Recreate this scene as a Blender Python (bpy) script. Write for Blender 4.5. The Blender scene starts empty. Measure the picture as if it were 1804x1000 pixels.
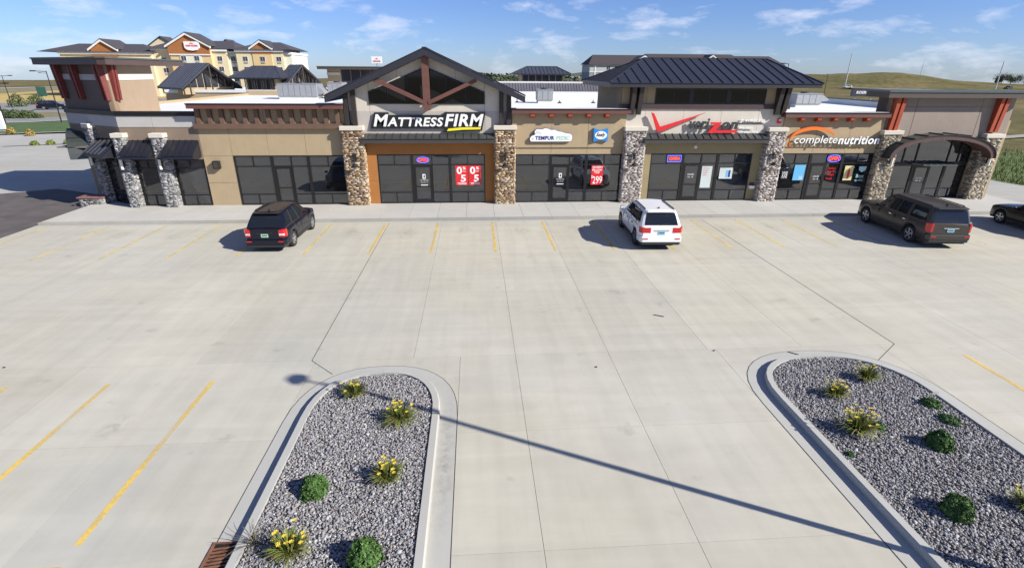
import bpy, math, random
import numpy as np
from mathutils import Vector, Matrix

R = math.radians
SC = bpy.context.scene
COL = SC.collection
rng = random.Random(7)

# ------------------------------------------------------------------ camera
def make_camera():
    cam = bpy.data.cameras.new("camera"); o = bpy.data.objects.new("camera", cam); COL.objects.link(o)
    f, p, y, r = 912.5, .3868, .0709, .0069
    cam.sensor_width = 36.0; cam.lens = f / 1804 * 36.0
    cam.clip_start = .1; cam.clip_end = 6000
    fwd = Vector((math.sin(y) * math.cos(p), math.cos(y) * math.cos(p), -math.sin(p)))
    right = Vector((math.cos(y), -math.sin(y), 0)); up = right.cross(fwd)
    rx = right * math.cos(r) + up * math.sin(r); ux = -right * math.sin(r) + up * math.cos(r)
    m = Matrix((rx, ux, -fwd)).transposed().to_4x4()
    m.translation = Vector((1.885, -26.585, 7.504))
    o.matrix_world = m
    SC.camera = o
make_camera()

# ------------------------------------------------------------------ sky and sun
SUN_EL = R(32.5)
SUN_DIR = Vector((.889, -.457, 0)).normalized()          # horizontal direction towards the sun
def make_world():
    w = bpy.data.worlds.new("World"); SC.world = w; w.use_nodes = True
    nt = w.node_tree; nt.nodes.clear(); N = nt.nodes.new; L = nt.links.new
    out = N('ShaderNodeOutputWorld'); bg = N('ShaderNodeBackground'); bg.inputs[1].default_value = .072
    sky = N('ShaderNodeTexSky'); sky.sky_type = 'NISHITA'; sky.sun_disc = False
    sky.sun_elevation = SUN_EL
    sky.sun_rotation = math.atan2(SUN_DIR.x, SUN_DIR.y)
    sky.altitude = 900; sky.air_density = 1.0; sky.dust_density = .35; sky.ozone_density = 2.4
    # thin fair-weather clouds: noise on the sky direction, flattened towards the horizon
    tc = N('ShaderNodeTexCoord')
    cb = N('ShaderNodeMapping'); cb.inputs['Scale'].default_value = (1, 1, 3.2); L(tc.outputs['Generated'], cb.inputs[0])
    n1 = N('ShaderNodeTexNoise'); n1.inputs['Scale'].default_value = 8.5; n1.inputs['Detail'].default_value = 9; n1.inputs['Roughness'].default_value = .62
    n1.inputs['Distortion'].default_value = .25
    L(cb.outputs[0], n1.inputs['Vector'])
    n2 = N('ShaderNodeTexNoise'); n2.inputs['Scale'].default_value = 2.3; n2.inputs['Detail'].default_value = 3
    L(cb.outputs[0], n2.inputs['Vector'])
    ad = N('ShaderNodeMath'); ad.operation = 'MULTIPLY_ADD'; ad.inputs[1].default_value = .55; L(n2.outputs[0], ad.inputs[0]); L(n1.outputs[0], ad.inputs[2])
    rp = N('ShaderNodeValToRGB'); rp.color_ramp.elements[0].position = .79; rp.color_ramp.elements[1].position = 1.0
    rp.color_ramp.elements[1].color = (.58, .58, .58, 1)
    L(ad.outputs[0], rp.inputs[0])
    tint = N('ShaderNodeMix'); tint.data_type = 'RGBA'; tint.blend_type = 'MULTIPLY'; tint.inputs[0].default_value = 1
    L(sky.outputs[0], tint.inputs[6]); tint.inputs[7].default_value = (.55, .68, 1.06, 1)
    mx = N('ShaderNodeMix'); mx.data_type = 'RGBA'
    L(rp.outputs[0], mx.inputs[0]); L(tint.outputs[2], mx.inputs[6]); mx.inputs[7].default_value = (8.2, 8.3, 9.2, 1)
    L(mx.outputs[2], bg.inputs[0]); L(bg.outputs[0], out.inputs[0])
    s = bpy.data.lights.new("sun", 'SUN'); s.energy = 4.4; s.angle = R(.53); s.color = (1, .955, .87)
    so = bpy.data.objects.new("sun", s); COL.objects.link(so)
    d = Vector((SUN_DIR.x * math.cos(SUN_EL), SUN_DIR.y * math.cos(SUN_EL), math.sin(SUN_EL)))
    so.rotation_euler = d.to_track_quat('Z', 'Y').to_euler(); so.location = (30, -20, 40)
make_world()
SC.view_settings.view_transform = 'Standard'; SC.view_settings.look = 'None'
SC.view_settings.exposure = .79; SC.view_settings.gamma = 1
SC.cycles.max_bounces = 6; SC.cycles.transparent_max_bounces = 8
SC.cycles.sample_clamp_indirect = 6; SC.cycles.caustics_reflective = False; SC.cycles.caustics_refractive = False

# ------------------------------------------------------------------ materials
MATS = {}
def mat(name, col, rough=.7, var=.12, scale=2.0, bump=0.0, bscale=60, metal=0.0, spec=.5, rand=0.0, attr=False, emit=0, coat=0, world=True, streak=0, ior=None):
    if name in MATS: return MATS[name]
    m = bpy.data.materials.new(name); m.use_nodes = True; MATS[name] = m
    nt = m.node_tree; N = nt.nodes.new; L = nt.links.new
    b = nt.nodes['Principled BSDF']
    b.inputs['Roughness'].default_value = rough; b.inputs['Metallic'].default_value = metal
    b.inputs['Specular IOR Level'].default_value = spec
    if ior: b.inputs['IOR'].default_value = ior
    if coat: b.inputs['Coat Weight'].default_value = coat; b.inputs['Coat Roughness'].default_value = .03
    c = (*col, 1)
    geo = N('ShaderNodeNewGeometry')
    last = None
    if attr:
        a = N('ShaderNodeAttribute'); a.attribute_name = 'Col'; last = a.outputs['Color']
    if var or rand or streak:
        n = N('ShaderNodeTexNoise'); n.inputs['Scale'].default_value = scale; n.inputs['Detail'].default_value = 6; n.inputs['Roughness'].default_value = .6
        L(geo.outputs['Position'], n.inputs['Vector'])
        mr = N('ShaderNodeMapRange'); mr.inputs[1].default_value = .25; mr.inputs[2].default_value = .75
        mr.inputs[3].default_value = 1 - var; mr.inputs[4].default_value = 1 + var; L(n.outputs[0], mr.inputs[0])
        val = mr.outputs[0]
        if streak:
            mp = N('ShaderNodeMapping'); mp.inputs['Scale'].default_value = (9, 9, .5); L(geo.outputs['Position'], mp.inputs[0])
            n3 = N('ShaderNodeTexNoise'); n3.inputs['Scale'].default_value = 1; n3.inputs['Detail'].default_value = 4; L(mp.outputs[0], n3.inputs['Vector'])
            m3 = N('ShaderNodeMapRange'); m3.inputs[1].default_value = .3; m3.inputs[2].default_value = .7; m3.inputs[3].default_value = 1 - streak; m3.inputs[4].default_value = 1 + streak * .5
            L(n3.outputs[0], m3.inputs[0])
            mu = N('ShaderNodeMath'); mu.operation = 'MULTIPLY'; L(val, mu.inputs[0]); L(m3.outputs[0], mu.inputs[1]); val = mu.outputs[0]
        if rand:
            oi = N('ShaderNodeObjectInfo'); m2 = N('ShaderNodeMapRange'); m2.inputs[3].default_value = 1 - rand; m2.inputs[4].default_value = 1 + rand
            L(oi.outputs['Random'], m2.inputs[0])
            mu = N('ShaderNodeMath'); mu.operation = 'MULTIPLY'; L(val, mu.inputs[0]); L(m2.outputs[0], mu.inputs[1]); val = mu.outputs[0]
        vm = N('ShaderNodeVectorMath'); vm.operation = 'SCALE'
        if last: L(last, vm.inputs[0])
        else: vm.inputs[0].default_value = col
        L(val, vm.inputs['Scale']); last = vm.outputs[0]
    if last: L(last, b.inputs['Base Color'])
    else: b.inputs['Base Color'].default_value = c
    if emit:
        b.inputs['Emission Color'].default_value = c; b.inputs['Emission Strength'].default_value = emit
    if bump:
        nb = N('ShaderNodeTexNoise'); nb.inputs['Scale'].default_value = bscale; nb.inputs['Detail'].default_value = 4
        L(geo.outputs['Position'], nb.inputs['Vector'])
        bp = N('ShaderNodeBump'); bp.inputs['Strength'].default_value = bump; bp.inputs['Distance'].default_value = .01
        L(nb.outputs[0], bp.inputs['Height']); L(bp.outputs[0], b.inputs['Normal'])
    return m

def concrete(name, col, rand=.035, dirt=.10, streaks=True):
    m = bpy.data.materials.new(name); m.use_nodes = True; MATS[name] = m
    nt = m.node_tree; N = nt.nodes.new; L = nt.links.new; b = nt.nodes['Principled BSDF']
    b.inputs['Roughness'].default_value = .82; b.inputs['Specular IOR Level'].default_value = .3
    geo = N('ShaderNodeNewGeometry'); P = geo.outputs['Position']
    def noise(scale, detail, lo, hi, a=.3, c=.7, sc=None, rot=0, dist=0):
        v = P
        if sc:
            mp = N('ShaderNodeMapping'); mp.inputs['Scale'].default_value = sc; mp.inputs['Rotation'].default_value = (0, 0, rot); L(P, mp.inputs[0]); v = mp.outputs[0]
        n = N('ShaderNodeTexNoise'); n.inputs['Scale'].default_value = scale; n.inputs['Detail'].default_value = detail; n.inputs['Roughness'].default_value = .6
        n.inputs['Distortion'].default_value = dist
        L(v, n.inputs['Vector']); r = N('ShaderNodeMapRange'); r.inputs[1].default_value = a; r.inputs[2].default_value = c
        r.inputs[3].default_value = lo; r.inputs[4].default_value = hi; L(n.outputs[0], r.inputs[0]); return r.outputs[0]
    def mul(a, c):
        k = N('ShaderNodeMath'); k.operation = 'MULTIPLY'; L(a, k.inputs[0]); L(c, k.inputs[1]); return k.outputs[0]
    v = noise(.16, 5, 1 - dirt, 1 + dirt * .6)
    v = mul(v, noise(1.7, 8, .965, 1.03))
    v = mul(v, noise(90, 3, .93, 1.06))
    if streaks:
        v = mul(v, noise(1, 5, .955, 1.02, .38, .62, (.10, 1.4, 1), .06, .6))       # tyre traffic along the aisle
        v = mul(v, noise(1, 6, .945, 1.01, .36, .6, (2.2, .16, 1), -.05, .3))        # broom and tyre marks along the bays
        v = mul(v, noise(.9, 9, .82, 1.0, .285, .36))                               # scattered dark stains
    if rand:
        oi = N('ShaderNodeObjectInfo'); r = N('ShaderNodeMapRange'); r.inputs[3].default_value = 1 - rand; r.inputs[4].default_value = 1 + rand; L(oi.outputs['Random'], r.inputs[0]); v = mul(v, r.outputs[0])
    # warm / cool drift
    d = noise(.11, 3, 0, 1)
    mx = N('ShaderNodeMix'); mx.data_type = 'RGBA'; L(d, mx.inputs[0])
    mx.inputs[6].default_value = (col[0] * .975, col[1] * .995, col[2] * 1.03, 1); mx.inputs[7].default_value = (col[0] * 1.02, col[1], col[2] * .95, 1)
    s = N('ShaderNodeVectorMath'); s.operation = 'SCALE'; L(mx.outputs[2], s.inputs[0]); L(v, s.inputs['Scale']); L(s.outputs[0], b.inputs['Base Color'])
    nb = N('ShaderNodeTexNoise'); nb.inputs['Scale'].default_value = 140; L(P, nb.inputs['Vector'])
    bp = N('ShaderNodeBump'); bp.inputs['Strength'].default_value = .18; bp.inputs['Distance'].default_value = .004; L(nb.outputs[0], bp.inputs['Height']); L(bp.outputs[0], b.inputs['Normal'])
    return m

def worn_paint(name, col, under):
    """yellow line paint, worn through in patches to the concrete below (transparent there)"""
    m = bpy.data.materials.new(name); m.use_nodes = True; MATS[name] = m
    nt = m.node_tree; N = nt.nodes.new; L = nt.links.new; b = nt.nodes['Principled BSDF']
    b.inputs['Base Color'].default_value = (*col, 1); b.inputs['Roughness'].default_value = .75
    geo = N('ShaderNodeNewGeometry')
    n = N('ShaderNodeTexNoise'); n.inputs['Scale'].default_value = 9; n.inputs['Detail'].default_value = 8; n.inputs['Roughness'].default_value = .7; L(geo.outputs['Position'], n.inputs['Vector'])
    n2 = N('ShaderNodeTexNoise'); n2.inputs['Scale'].default_value = .7; L(geo.outputs['Position'], n2.inputs['Vector'])
    ad = N('ShaderNodeMath'); ad.operation = 'ADD'; L(n.outputs[0], ad.inputs[0]); L(n2.outputs[0], ad.inputs[1])
    r = N('ShaderNodeMapRange'); r.inputs[1].default_value = .80; r.inputs[2].default_value = 1.12; r.inputs[3].default_value = under; r.inputs[4].default_value = .9; L(ad.outputs[0], r.inputs[0])
    t = N('ShaderNodeBsdfTransparent'); mx = N('ShaderNodeMixShader'); L(r.outputs[0], mx.inputs[0]); L(t.outputs[0], mx.inputs[1]); L(b.outputs[0], mx.inputs[2])
    L(mx.outputs[0], nt.nodes['Material Output'].inputs[0]); return m

def glazing(name, tint, refl=1.75, rough=.015, opac=.55):
    """coated shop glass: part tinted see-through, part mirror by angle"""
    m = bpy.data.materials.new(name); m.use_nodes = True; MATS[name] = m
    nt = m.node_tree; N = nt.nodes.new; L = nt.links.new; nt.nodes.remove(nt.nodes['Principled BSDF'])
    t = N('ShaderNodeBsdfTransparent'); t.inputs[0].default_value = (*tint, 1)
    d = N('ShaderNodeBsdfDiffuse'); d.inputs[0].default_value = (.05, .052, .058, 1)
    m0 = N('ShaderNodeMixShader'); m0.inputs[0].default_value = opac; L(t.outputs[0], m0.inputs[1]); L(d.outputs[0], m0.inputs[2])
    g = N('ShaderNodeBsdfGlossy'); g.inputs['Roughness'].default_value = rough; g.inputs[0].default_value = (.92, .95, 1, 1)
    fr = N('ShaderNodeFresnel'); fr.inputs[0].default_value = refl
    geo = N('ShaderNodeNewGeometry')
    n = N('ShaderNodeTexNoise'); n.inputs['Scale'].default_value = .9; L(geo.outputs['Position'], n.inputs['Vector'])
    bp = N('ShaderNodeBump'); bp.inputs['Strength'].default_value = .05; bp.inputs['Distance'].default_value = .05; L(n.outputs[0], bp.inputs['Height']); L(bp.outputs[0], g.inputs['Normal'])
    mx = N('ShaderNodeMixShader'); L(fr.outputs[0], mx.inputs[0]); L(m0.outputs[0], mx.inputs[1]); L(g.outputs[0], mx.inputs[2])
    L(mx.outputs[0], nt.nodes['Material Output'].inputs[0]); return m

CONC = concrete('lot_concrete', (.482, .456, .38), dirt=.09)
WALKC = concrete('walk_concrete', (.47, .455, .42), rand=.03, dirt=.06, streaks=False)
KERBD = concrete('kerb_concrete_dirty', (.30, .29, .255), rand=.05, dirt=.2, streaks=False)
KERBC = concrete('kerb_concrete', (.42, .41, .375), rand=.02, dirt=.08, streaks=False)
APRON = concrete('far_concrete', (.40, .39, .355), rand=.02)
PAINT = worn_paint('line_paint', (.70, .53, .17), .05)
PAINT2 = worn_paint('line_paint_fresh', (.72, .50, .12), .22)
GLASS = glazing('shop_glass', (.42, .44, .47), refl=2.05, opac=.22)
JOINT = mat('joint_filler', (.045, .042, .04), .9, .2)
SUBBASE = mat('sub_base', (.05, .047, .043), .95, .2)
FRAME = mat('bronze_frame', (.018, .016, .016), .42, 0, metal=.3)
TAN = mat('tan_stucco', (.385, .295, .18), .9, .06, 1.5, .25, 160, streak=.03)
TAND = mat('dark_tan_stucco', (.235, .165, .105), .9, .06, 1.5, .25, 160)
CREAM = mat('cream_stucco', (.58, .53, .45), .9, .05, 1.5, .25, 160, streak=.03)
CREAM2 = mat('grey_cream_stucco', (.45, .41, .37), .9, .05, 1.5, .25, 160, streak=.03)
LIGHTB = mat('light_band_stucco', (.44, .42, .40), .9, .05, 1.5, .25, 160)
BROWNW = mat('brown_stucco', (.225, .17, .125), .9, .06, 1.5, .25, 160, streak=.04)
TAUPE = mat('taupe_stucco', (.285, .235, .195), .9, .06, 1.5, .3, 160, streak=.05)
ORANGE = mat('orange_stucco', (.36, .15, .04), .9, .08, 1.5, .25, 160)
OLIVE = mat('olive_stucco', (.30, .24, .13), .9, .08, 1.5, .25, 160)
FASC = mat('redbrown_fascia', (.13, .05, .042), .6, .1, 2)
TIMB = mat('brown_timber', (.13, .052, .04), .65, .18, 4)
ORTIM = mat('orange_timber', (.36, .062, .022), .6, .15, 4)
REDTIM = mat('red_timber', (.15, .024, .018), .6, .15, 4)
DKTIM = mat('dark_timber', (.028, .021, .019), .6, .2, 4)
LEDGE = mat('brown_ledge', (.135, .08, .052), .7, .1, 3)
ROOFM = mat('charcoal_metal_roof', (.03, .031, .042), .42, .12, 3, rand=.10, metal=.25)
SLABG = mat('green_grey_metal', (.08, .10, .09), .45, .1, 3, metal=.2)
MEMB = mat('white_membrane', (.72, .72, .70), .75, .06, .6)
CAPM = mat('cream_cap_stone', (.60, .55, .46), .85, .06, 6, .2, 90)
MORT = mat('mortar', (.10, .085, .07), .95, .1)
STONE = mat('ledge_stone', (1, 1, 1), .9, .22, 14, .5, 60, attr=True)
INTER = mat('interior_wall', (.16, .15, .14), .9, .1)
CARPET = mat('interior_floor', (.10, .095, .09), .95, .1)
WHITE = mat('sign_white', (.82, .82, .80), .45, 0)
BLACK = mat('sign_black', (.012, .012, .013), .45, 0)
GALV = mat('galvanised_steel', (.36, .37, .38), .5, .12, 3, metal=.5)
GREYP = mat('grey_unit_paint', (.30, .30, .30), .55, .1, 3)

# ------------------------------------------------------------------ geometry helpers
WO = {}       # object name -> world origin
class MB:
    def __init__(s, xf=None): s.v = []; s.f = []; s.mi = []; s.m = 0; s.xf = xf; s.c = None
    def add(s, vs, fs):
        n = len(s.v); s.v += [tuple(p) for p in vs]; s.f += [tuple(n + i for i in f) for f in fs]; s.mi += [s.m] * len(fs); return s
    def hexa(s, p): return s.add(p, [(3, 2, 1, 0), (4, 5, 6, 7), (0, 1, 5, 4), (1, 2, 6, 5), (2, 3, 7, 6), (3, 0, 4, 7)])
    def box(s, x0, x1, y0, y1, z0, z1):
        return s.hexa([(x0, y0, z0), (x1, y0, z0), (x1, y1, z0), (x0, y1, z0), (x0, y0, z1), (x1, y0, z1), (x1, y1, z1), (x0, y1, z1)])
    def prism(s, poly, axis, a, b):
        n = len(poly)
        def P(q, t): return (q[0], t, q[1]) if axis == 'y' else ((q[0], q[1], t) if axis == 'z' else (t, q[0], q[1]))
        ar = sum(poly[i][0] * poly[(i + 1) % n][1] - poly[(i + 1) % n][0] * poly[i][1] for i in range(n))
        if (ar < 0): poly = poly[::-1]
        lo, hi = (a, b) if a < b else (b, a)
        if axis == 'y': lo, hi = hi, lo
        vs = [P(q, lo) for q in poly] + [P(q, hi) for q in poly]
        fs = [tuple(range(n))[::-1], tuple(range(n, 2 * n))] + [(i, (i + 1) % n, n + (i + 1) % n, n + i) for i in range(n)]
        return s.add(vs, fs)
    def beam(s, p, q, w, h, up=(0, 0, 1)):
        p, q = Vector(p), Vector(q); d = (q - p).normalized(); u = Vector(up)
        a = d.cross(u)
        if a.length < 1e-4: a = d.cross(Vector((0, 1, 0)))
        a.normalize(); b = a.cross(d).normalized(); a *= w / 2; b *= h / 2
        return s.hexa([p - a - b, p + a - b, q + a - b, q - a - b, p - a + b, p + a + b, q + a + b, q - a + b])
    def cyl(s, p, q, r, n=10, r2=None, cap=True):
        p, q = Vector(p), Vector(q); d = (q - p).normalized(); r2 = r if r2 is None else r2
        a = d.orthogonal().normalized(); b = d.cross(a)
        vs = [p + (a * math.cos(2 * math.pi * i / n) + b * math.sin(2 * math.pi * i / n)) * r for i in range(n)] + \
             [q + (a * math.cos(2 * math.pi * i / n) + b * math.sin(2 * math.pi * i / n)) * r2 for i in range(n)]
        fs = [(i, (i + 1) % n, n + (i + 1) % n, n + i) for i in range(n)]
        if cap: fs += [tuple(range(n))[::-1], tuple(range(n, 2 * n))]
        return s.add(vs, fs)
    def tube(s, pts, r, n=7):
        for a, b in zip(pts, pts[1:]): s.cyl(a, b, r, n)
        return s
    def sheet(s, poly, z):   # flat face looking up
        n = len(poly); ar = sum(poly[i][0] * poly[(i + 1) % n][1] - poly[(i + 1) % n][0] * poly[i][1] for i in range(n))
        if ar < 0: poly = poly[::-1]
        return s.add([(x, y, z) for x, y in poly], [tuple(range(n))])
    def ell(s, c, rx, ry, rz, n=10, m=6):
        vs = []; fs = []
        for j in range(m + 1):
            t = math.pi * j / m
            for i in range(n):
                a = 2 * math.pi * i / n; vs.append((c[0] + rx * math.sin(t) * math.cos(a), c[1] + ry * math.sin(t) * math.sin(a), c[2] + rz * math.cos(t)))
        for j in range(m):
            for i in range(n): fs.append((j * n + i, (j + 1) * n + i, (j + 1) * n + (i + 1) % n, j * n + (i + 1) % n))
        return s.add(vs, fs)
    def build(s, name, mats, parent=None, smooth=False, local=False, bevel=0, org=None):
        vs = [Vector(p) for p in s.v]
        if s.xf: vs = [Vector(s.xf(p)) for p in vs]
        if not isinstance(mats, (list, tuple)): mats = [mats]
        if org is None:
            lo = Vector((min(p.x for p in vs), min(p.y for p in vs), min(p.z for p in vs))); hi = Vector((max(p.x for p in vs), max(p.y for p in vs), 0))
            org = Vector(((lo.x + hi.x) / 2, (lo.y + hi.y) / 2, lo.z))
        me = bpy.data.meshes.new(name); me.from_pydata([p - org for p in vs], [], s.f)
        for m_ in mats: me.materials.append(m_)
        if len(mats) > 1: me.polygons.foreach_set('material_index', s.mi)
        if smooth: me.polygons.foreach_set('use_smooth', [True] * len(me.polygons))
        me.update()
        o = bpy.data.objects.new(name, me); COL.objects.link(o)
        if s.c is not None:
            at = me.color_attributes.new('Col', 'FLOAT_COLOR', 'POINT'); at.data.foreach_set('color', np.array(s.c, dtype=np.float32).ravel())
        put(o, org, parent, local)
        if bevel:
            md = o.modifiers.new('bevel', 'BEVEL'); md.width = bevel; md.segments = 2; md.limit_method = 'ANGLE'
        return o
def put(o, org, parent, local=False):
    org = Vector(org)
    if parent is not None:
        o.parent = parent; o.location = org if local else org - WO[parent.name]
    else: o.location = org
    WO[o.name] = org
def thing(name, label, cat, loc=(0, 0, 0), group=None, rz=0, parent=None):
    o = bpy.data.objects.new(name, None); COL.objects.link(o); o.empty_display_size = .3
    put(o, loc, parent); o.rotation_euler.z = rz
    if label: tag(o, label, cat, group)
    return o
def tag(o, label, cat, group=None, kind=None):
    if label: o['label'] = label
    if cat: o['category'] = cat
    if group: o['group'] = group
    if kind: o['kind'] = kind
    return o
def struct(o): o['kind'] = 'structure'; return o
def copy_tree(o, parent=None):
    c = o.copy(); COL.objects.link(c); c.parent = parent
    for ch in o.children: copy_tree(ch, c)
    return c
def raw(name, V, F, matl, parent=None, smooth=False, col=None):
    """big numpy mesh in world space"""
    V = np.asarray(V, np.float32); F = np.asarray(F, np.int32); k = F.shape[1]
    org = np.array([(V[:, 0].min() + V[:, 0].max()) / 2, (V[:, 1].min() + V[:, 1].max()) / 2, V[:, 2].min()], np.float32)
    me = bpy.data.meshes.new(name); me.vertices.add(len(V)); me.vertices.foreach_set('co', (V - org).ravel())
    me.loops.add(F.size); me.loops.foreach_set('vertex_index', F.ravel())
    me.polygons.add(len(F)); me.polygons.foreach_set('loop_start', np.arange(0, F.size, k, dtype=np.int32))
    if smooth: me.polygons.foreach_set('use_smooth', np.ones(len(F), bool))
    me.materials.append(matl); me.update(calc_edges=True); me.validate()
    if col is not None:
        at = me.color_attributes.new('Col', 'FLOAT_COLOR', 'POINT'); at.data.foreach_set('color', np.asarray(col, np.float32).ravel())
    o = bpy.data.objects.new(name, me); COL.objects.link(o); put(o, org, parent); return o
def facet(P, Q):
    """u along P->Q (seen from outside left to right), y outward is negative, z up -> world"""
    P, Q = Vector((*P, 0)), Vector((*Q, 0)); d = (Q - P).normalized(); n = Vector((-d.y, d.x, 0))
    return lambda p: P + d * p[0] + n * p[1] + Vector((0, 0, p[2])), (Q - P).length
def clip(poly, a, b, c):
    out = []
    for i in range(len(poly)):
        p, q = poly[i], poly[(i + 1) % len(poly)]; dp = a * p[0] + b * p[1] - c; dq = a * q[0] + b * q[1] - c
        if dp <= 0: out.append(p)
        if (dp < 0 < dq) or (dq < 0 < dp):
            t = dp / (dp - dq); out.append((p[0] + t * (q[0] - p[0]), p[1] + t * (q[1] - p[1])))
    return out
def seam_roof(parent, pts, spacing, m, seam=.045, th=.04, phase=0.0):
    """standing-seam roof plane; pts: eave start, eave end, then ridge points. Every pan is a child roof_panel."""
    P = [Vector(p) for p in pts]; u = (P[1] - P[0]).normalized(); n = u.cross(P[-1] - P[0]).normalized()
    if n.z < 0: n = -n
    v = n.cross(u)
    if (P[-1] - P[0]).dot(v) < 0: v = -v
    p2 = [((p - P[0]).dot(u), (p - P[0]).dot(v)) for p in P]
    lo, hi = min(p[0] for p in p2), max(p[0] for p in p2)
    k = max(1, round((hi - lo) / spacing)); st = (hi - lo) / k
    for i in range(k):
        a, b = lo + i * st, lo + (i + 1) * st
        q = clip(clip(p2, -1, 0, -a), 1, 0, b)
        if len(q) < 3: continue
        w3 = lambda t, h: P[0] + u * t[0] + v * t[1] + n * h
        mb = MB(); nn = len(q)
        vs = [w3(t, 0) for t in q] + [w3(t, th) for t in q]
        mb.add(vs, [tuple(range(nn))[::-1], tuple(range(nn, 2 * nn))] + [(j, (j + 1) % nn, nn + (j + 1) % nn, nn + j) for j in range(nn)])
        vv = sorted(t[1] for t in q if t[0] < a + st * .02)
        if len(vv) >= 2 and vv[-1] - vv[0] > .05 and i > 0:
            mb.beam(w3((a, vv[0]), th + seam / 2), w3((a, vv[-1]), th + seam / 2), .04, seam, n)
        mb.build('roof_panel', m, parent)
# ------------------------------------------------------------------ terrain
def terrain_height(x, y):
    z = -.14
    # prairie rise at the right, falling away behind
    p = float(np.interp(x, [110, 165, 214, 243, 268, 287, 303, 319, 347, 430, 520], [0, 5.2, 7.6, 8.5, 9.3, 8.4, 5.8, 4.4, 3.2, 1.2, 0]))
    p *= 1 + .05 * math.sin(x * .11) * math.sin(y * .09 + 1)
    z += p * math.exp(-((y - 318) / (36 if y < 318 else 90)) ** 2)
    r = math.hypot(x, y + 26)
    side = min(1, max(0, (abs(x) / (r + 1) - .12) / .3))
    z -= max(0, r - 560) * .0155 * side + max(0, r - 900) * .004
    z += (.28 * math.sin(x * .03) * math.cos(y * .027)) * min(1, max(0, (r - 260) / 150))
    return z
def terrain():
    h = terrain_height
    xs = sorted(set([round(t, 1) for t in list(np.linspace(-120, 520, 97)) + list(np.linspace(-2600, -120, 40)) + list(np.linspace(520, 2600, 30))]))
    ys = sorted(set([round(t, 1) for t in list(np.linspace(-120, 460, 88)) + list(np.linspace(-1200, -120, 12)) + list(np.linspace(460, 3200, 40))]))
    V = [(x, y, h(x, y)) for y in ys for x in xs]; nx = len(xs)
    F = [(j * nx + i, j * nx + i + 1, (j + 1) * nx + i + 1, (j + 1) * nx + i) for j in range(len(ys) - 1) for i in range(nx - 1)]
    m = bpy.data.materials.new('prairie'); m.use_nodes = True; nt = m.node_tree; N = nt.nodes.new; L = nt.links.new; b = nt.nodes['Principled BSDF']
    b.inputs['Roughness'].default_value = .95; b.inputs['Specular IOR Level'].default_value = .1
    g = N('ShaderNodeNewGeometry')
    def noise(s, d, sc=None):
        n = N('ShaderNodeTexNoise'); n.inputs['Scale'].default_value = s; n.inputs['Detail'].default_value = d; n.inputs['Roughness'].default_value = .65
        v = g.outputs['Position']
        if sc: mp = N('ShaderNodeMapping'); mp.inputs['Scale'].default_value = sc; L(v, mp.inputs[0]); v = mp.outputs[0]
        L(v, n.inputs['Vector']); return n.outputs[0]
    r = N('ShaderNodeValToRGB'); e = r.color_ramp.elements
    e[0].position = .36; e[0].color = (.05, .062, .02, 1); e[1].position = .62; e[1].color = (.23, .17, .085, 1)
    k = e.new(.5); k.color = (.135, .115, .048, 1)
    a = N('ShaderNodeMath'); a.operation = 'MULTIPLY_ADD'; a.inputs[1].default_value = .45
    L(noise(.35, 8), a.inputs[0]); 
    b2 = N('ShaderNodeMath'); b2.operation = 'MULTIPLY'; b2.inputs[1].default_value = .55; L(noise(.022, 7, (1, 1.8, 1)), b2.inputs[0]); L(b2.outputs[0], a.inputs[2])
    L(a.outputs[0], r.inputs[0]); L(r.outputs[0], b.inputs['Base Color'])
    nb = noise(3, 5); bp = N('ShaderNodeBump'); bp.inputs['Strength'].default_value = .5; bp.inputs['Distance'].default_value = .3; L(nb, bp.inputs['Height']); L(bp.outputs[0], b.inputs['Normal'])
    o = raw('ground', V, F, m, smooth=True); struct(o)
terrain()

def sheet(name, poly, z, m):
    mb = MB(); mb.sheet(poly, z); return struct(mb.build(name, m))
ASPH = mat('asphalt', (.10, .085, .078), .9, .35, .9, .3, 90)
ROADM = mat('road_grey', (.23, .225, .215), .9, .12, .5, .2, 60)
LAWN = mat('lawn_green', (.06, .105, .024), .95, .45, .7, .6, 20)
WHEAT = mat('wheat_stubble', (.42, .31, .10), .95, .25, .12, .6, 6)
DRYB = mat('dry_band', (.20, .17, .08), .95, .35, .12, .6, 6)

def rects_slabs(parent, xs, ys, z, th, m, gap=.012, name='slab', skip=None):
    for i in range(len(xs) - 1):
        for j in range(len(ys) - 1):
            if skip and skip((xs[i] + xs[i + 1]) / 2, (ys[j] + ys[j + 1]) / 2): continue
            mb = MB(); mb.box(xs[i] + gap / 2, xs[i + 1] - gap / 2, ys[j] + gap / 2, ys[j + 1] - gap / 2, z - th, z); mb.build(name, m, parent)

# parking lot: sub-base with cast slabs
lot = MB(); lot.box(-21, 62, -60, 1.0, -.30, -.035); lot = struct(lot.build('parking_lot', SUBBASE))
XS = [-20.92, -17.5, -14.6, -11.7, -8.8, -5.95, -2.8, .02, 2.92, 5.62, 8.6, 11.5, 14.4, 17.4, 20.4, 23.4, 26.4, 29.4, 32.4, 35.4, 39, 43, 48, 54, 62]
YS = [-60, -48, -38, -31, -25.5, -20.2, -17.0, -13.6, -6.4, .82]
XS2 = [x for x in XS if x < -5.9] + [-2.68, 1.345, 2.92, 5.62, 8.84, 13.85] + [x for x in XS if x > 17]
rects_slabs(lot, XS, YS[7:], 0, .12, CONC, .008)
rects_slabs(lot, XS2, YS[:8], 0, .12, CONC, .008)
# gutter pan at the kerb
g = [-20.92 + 3 * i for i in range(20)]
rects_slabs(lot, g, [.82, 1.14], 0, .12, MATS['kerb_concrete'], .008, 'gutter_slab')
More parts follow.
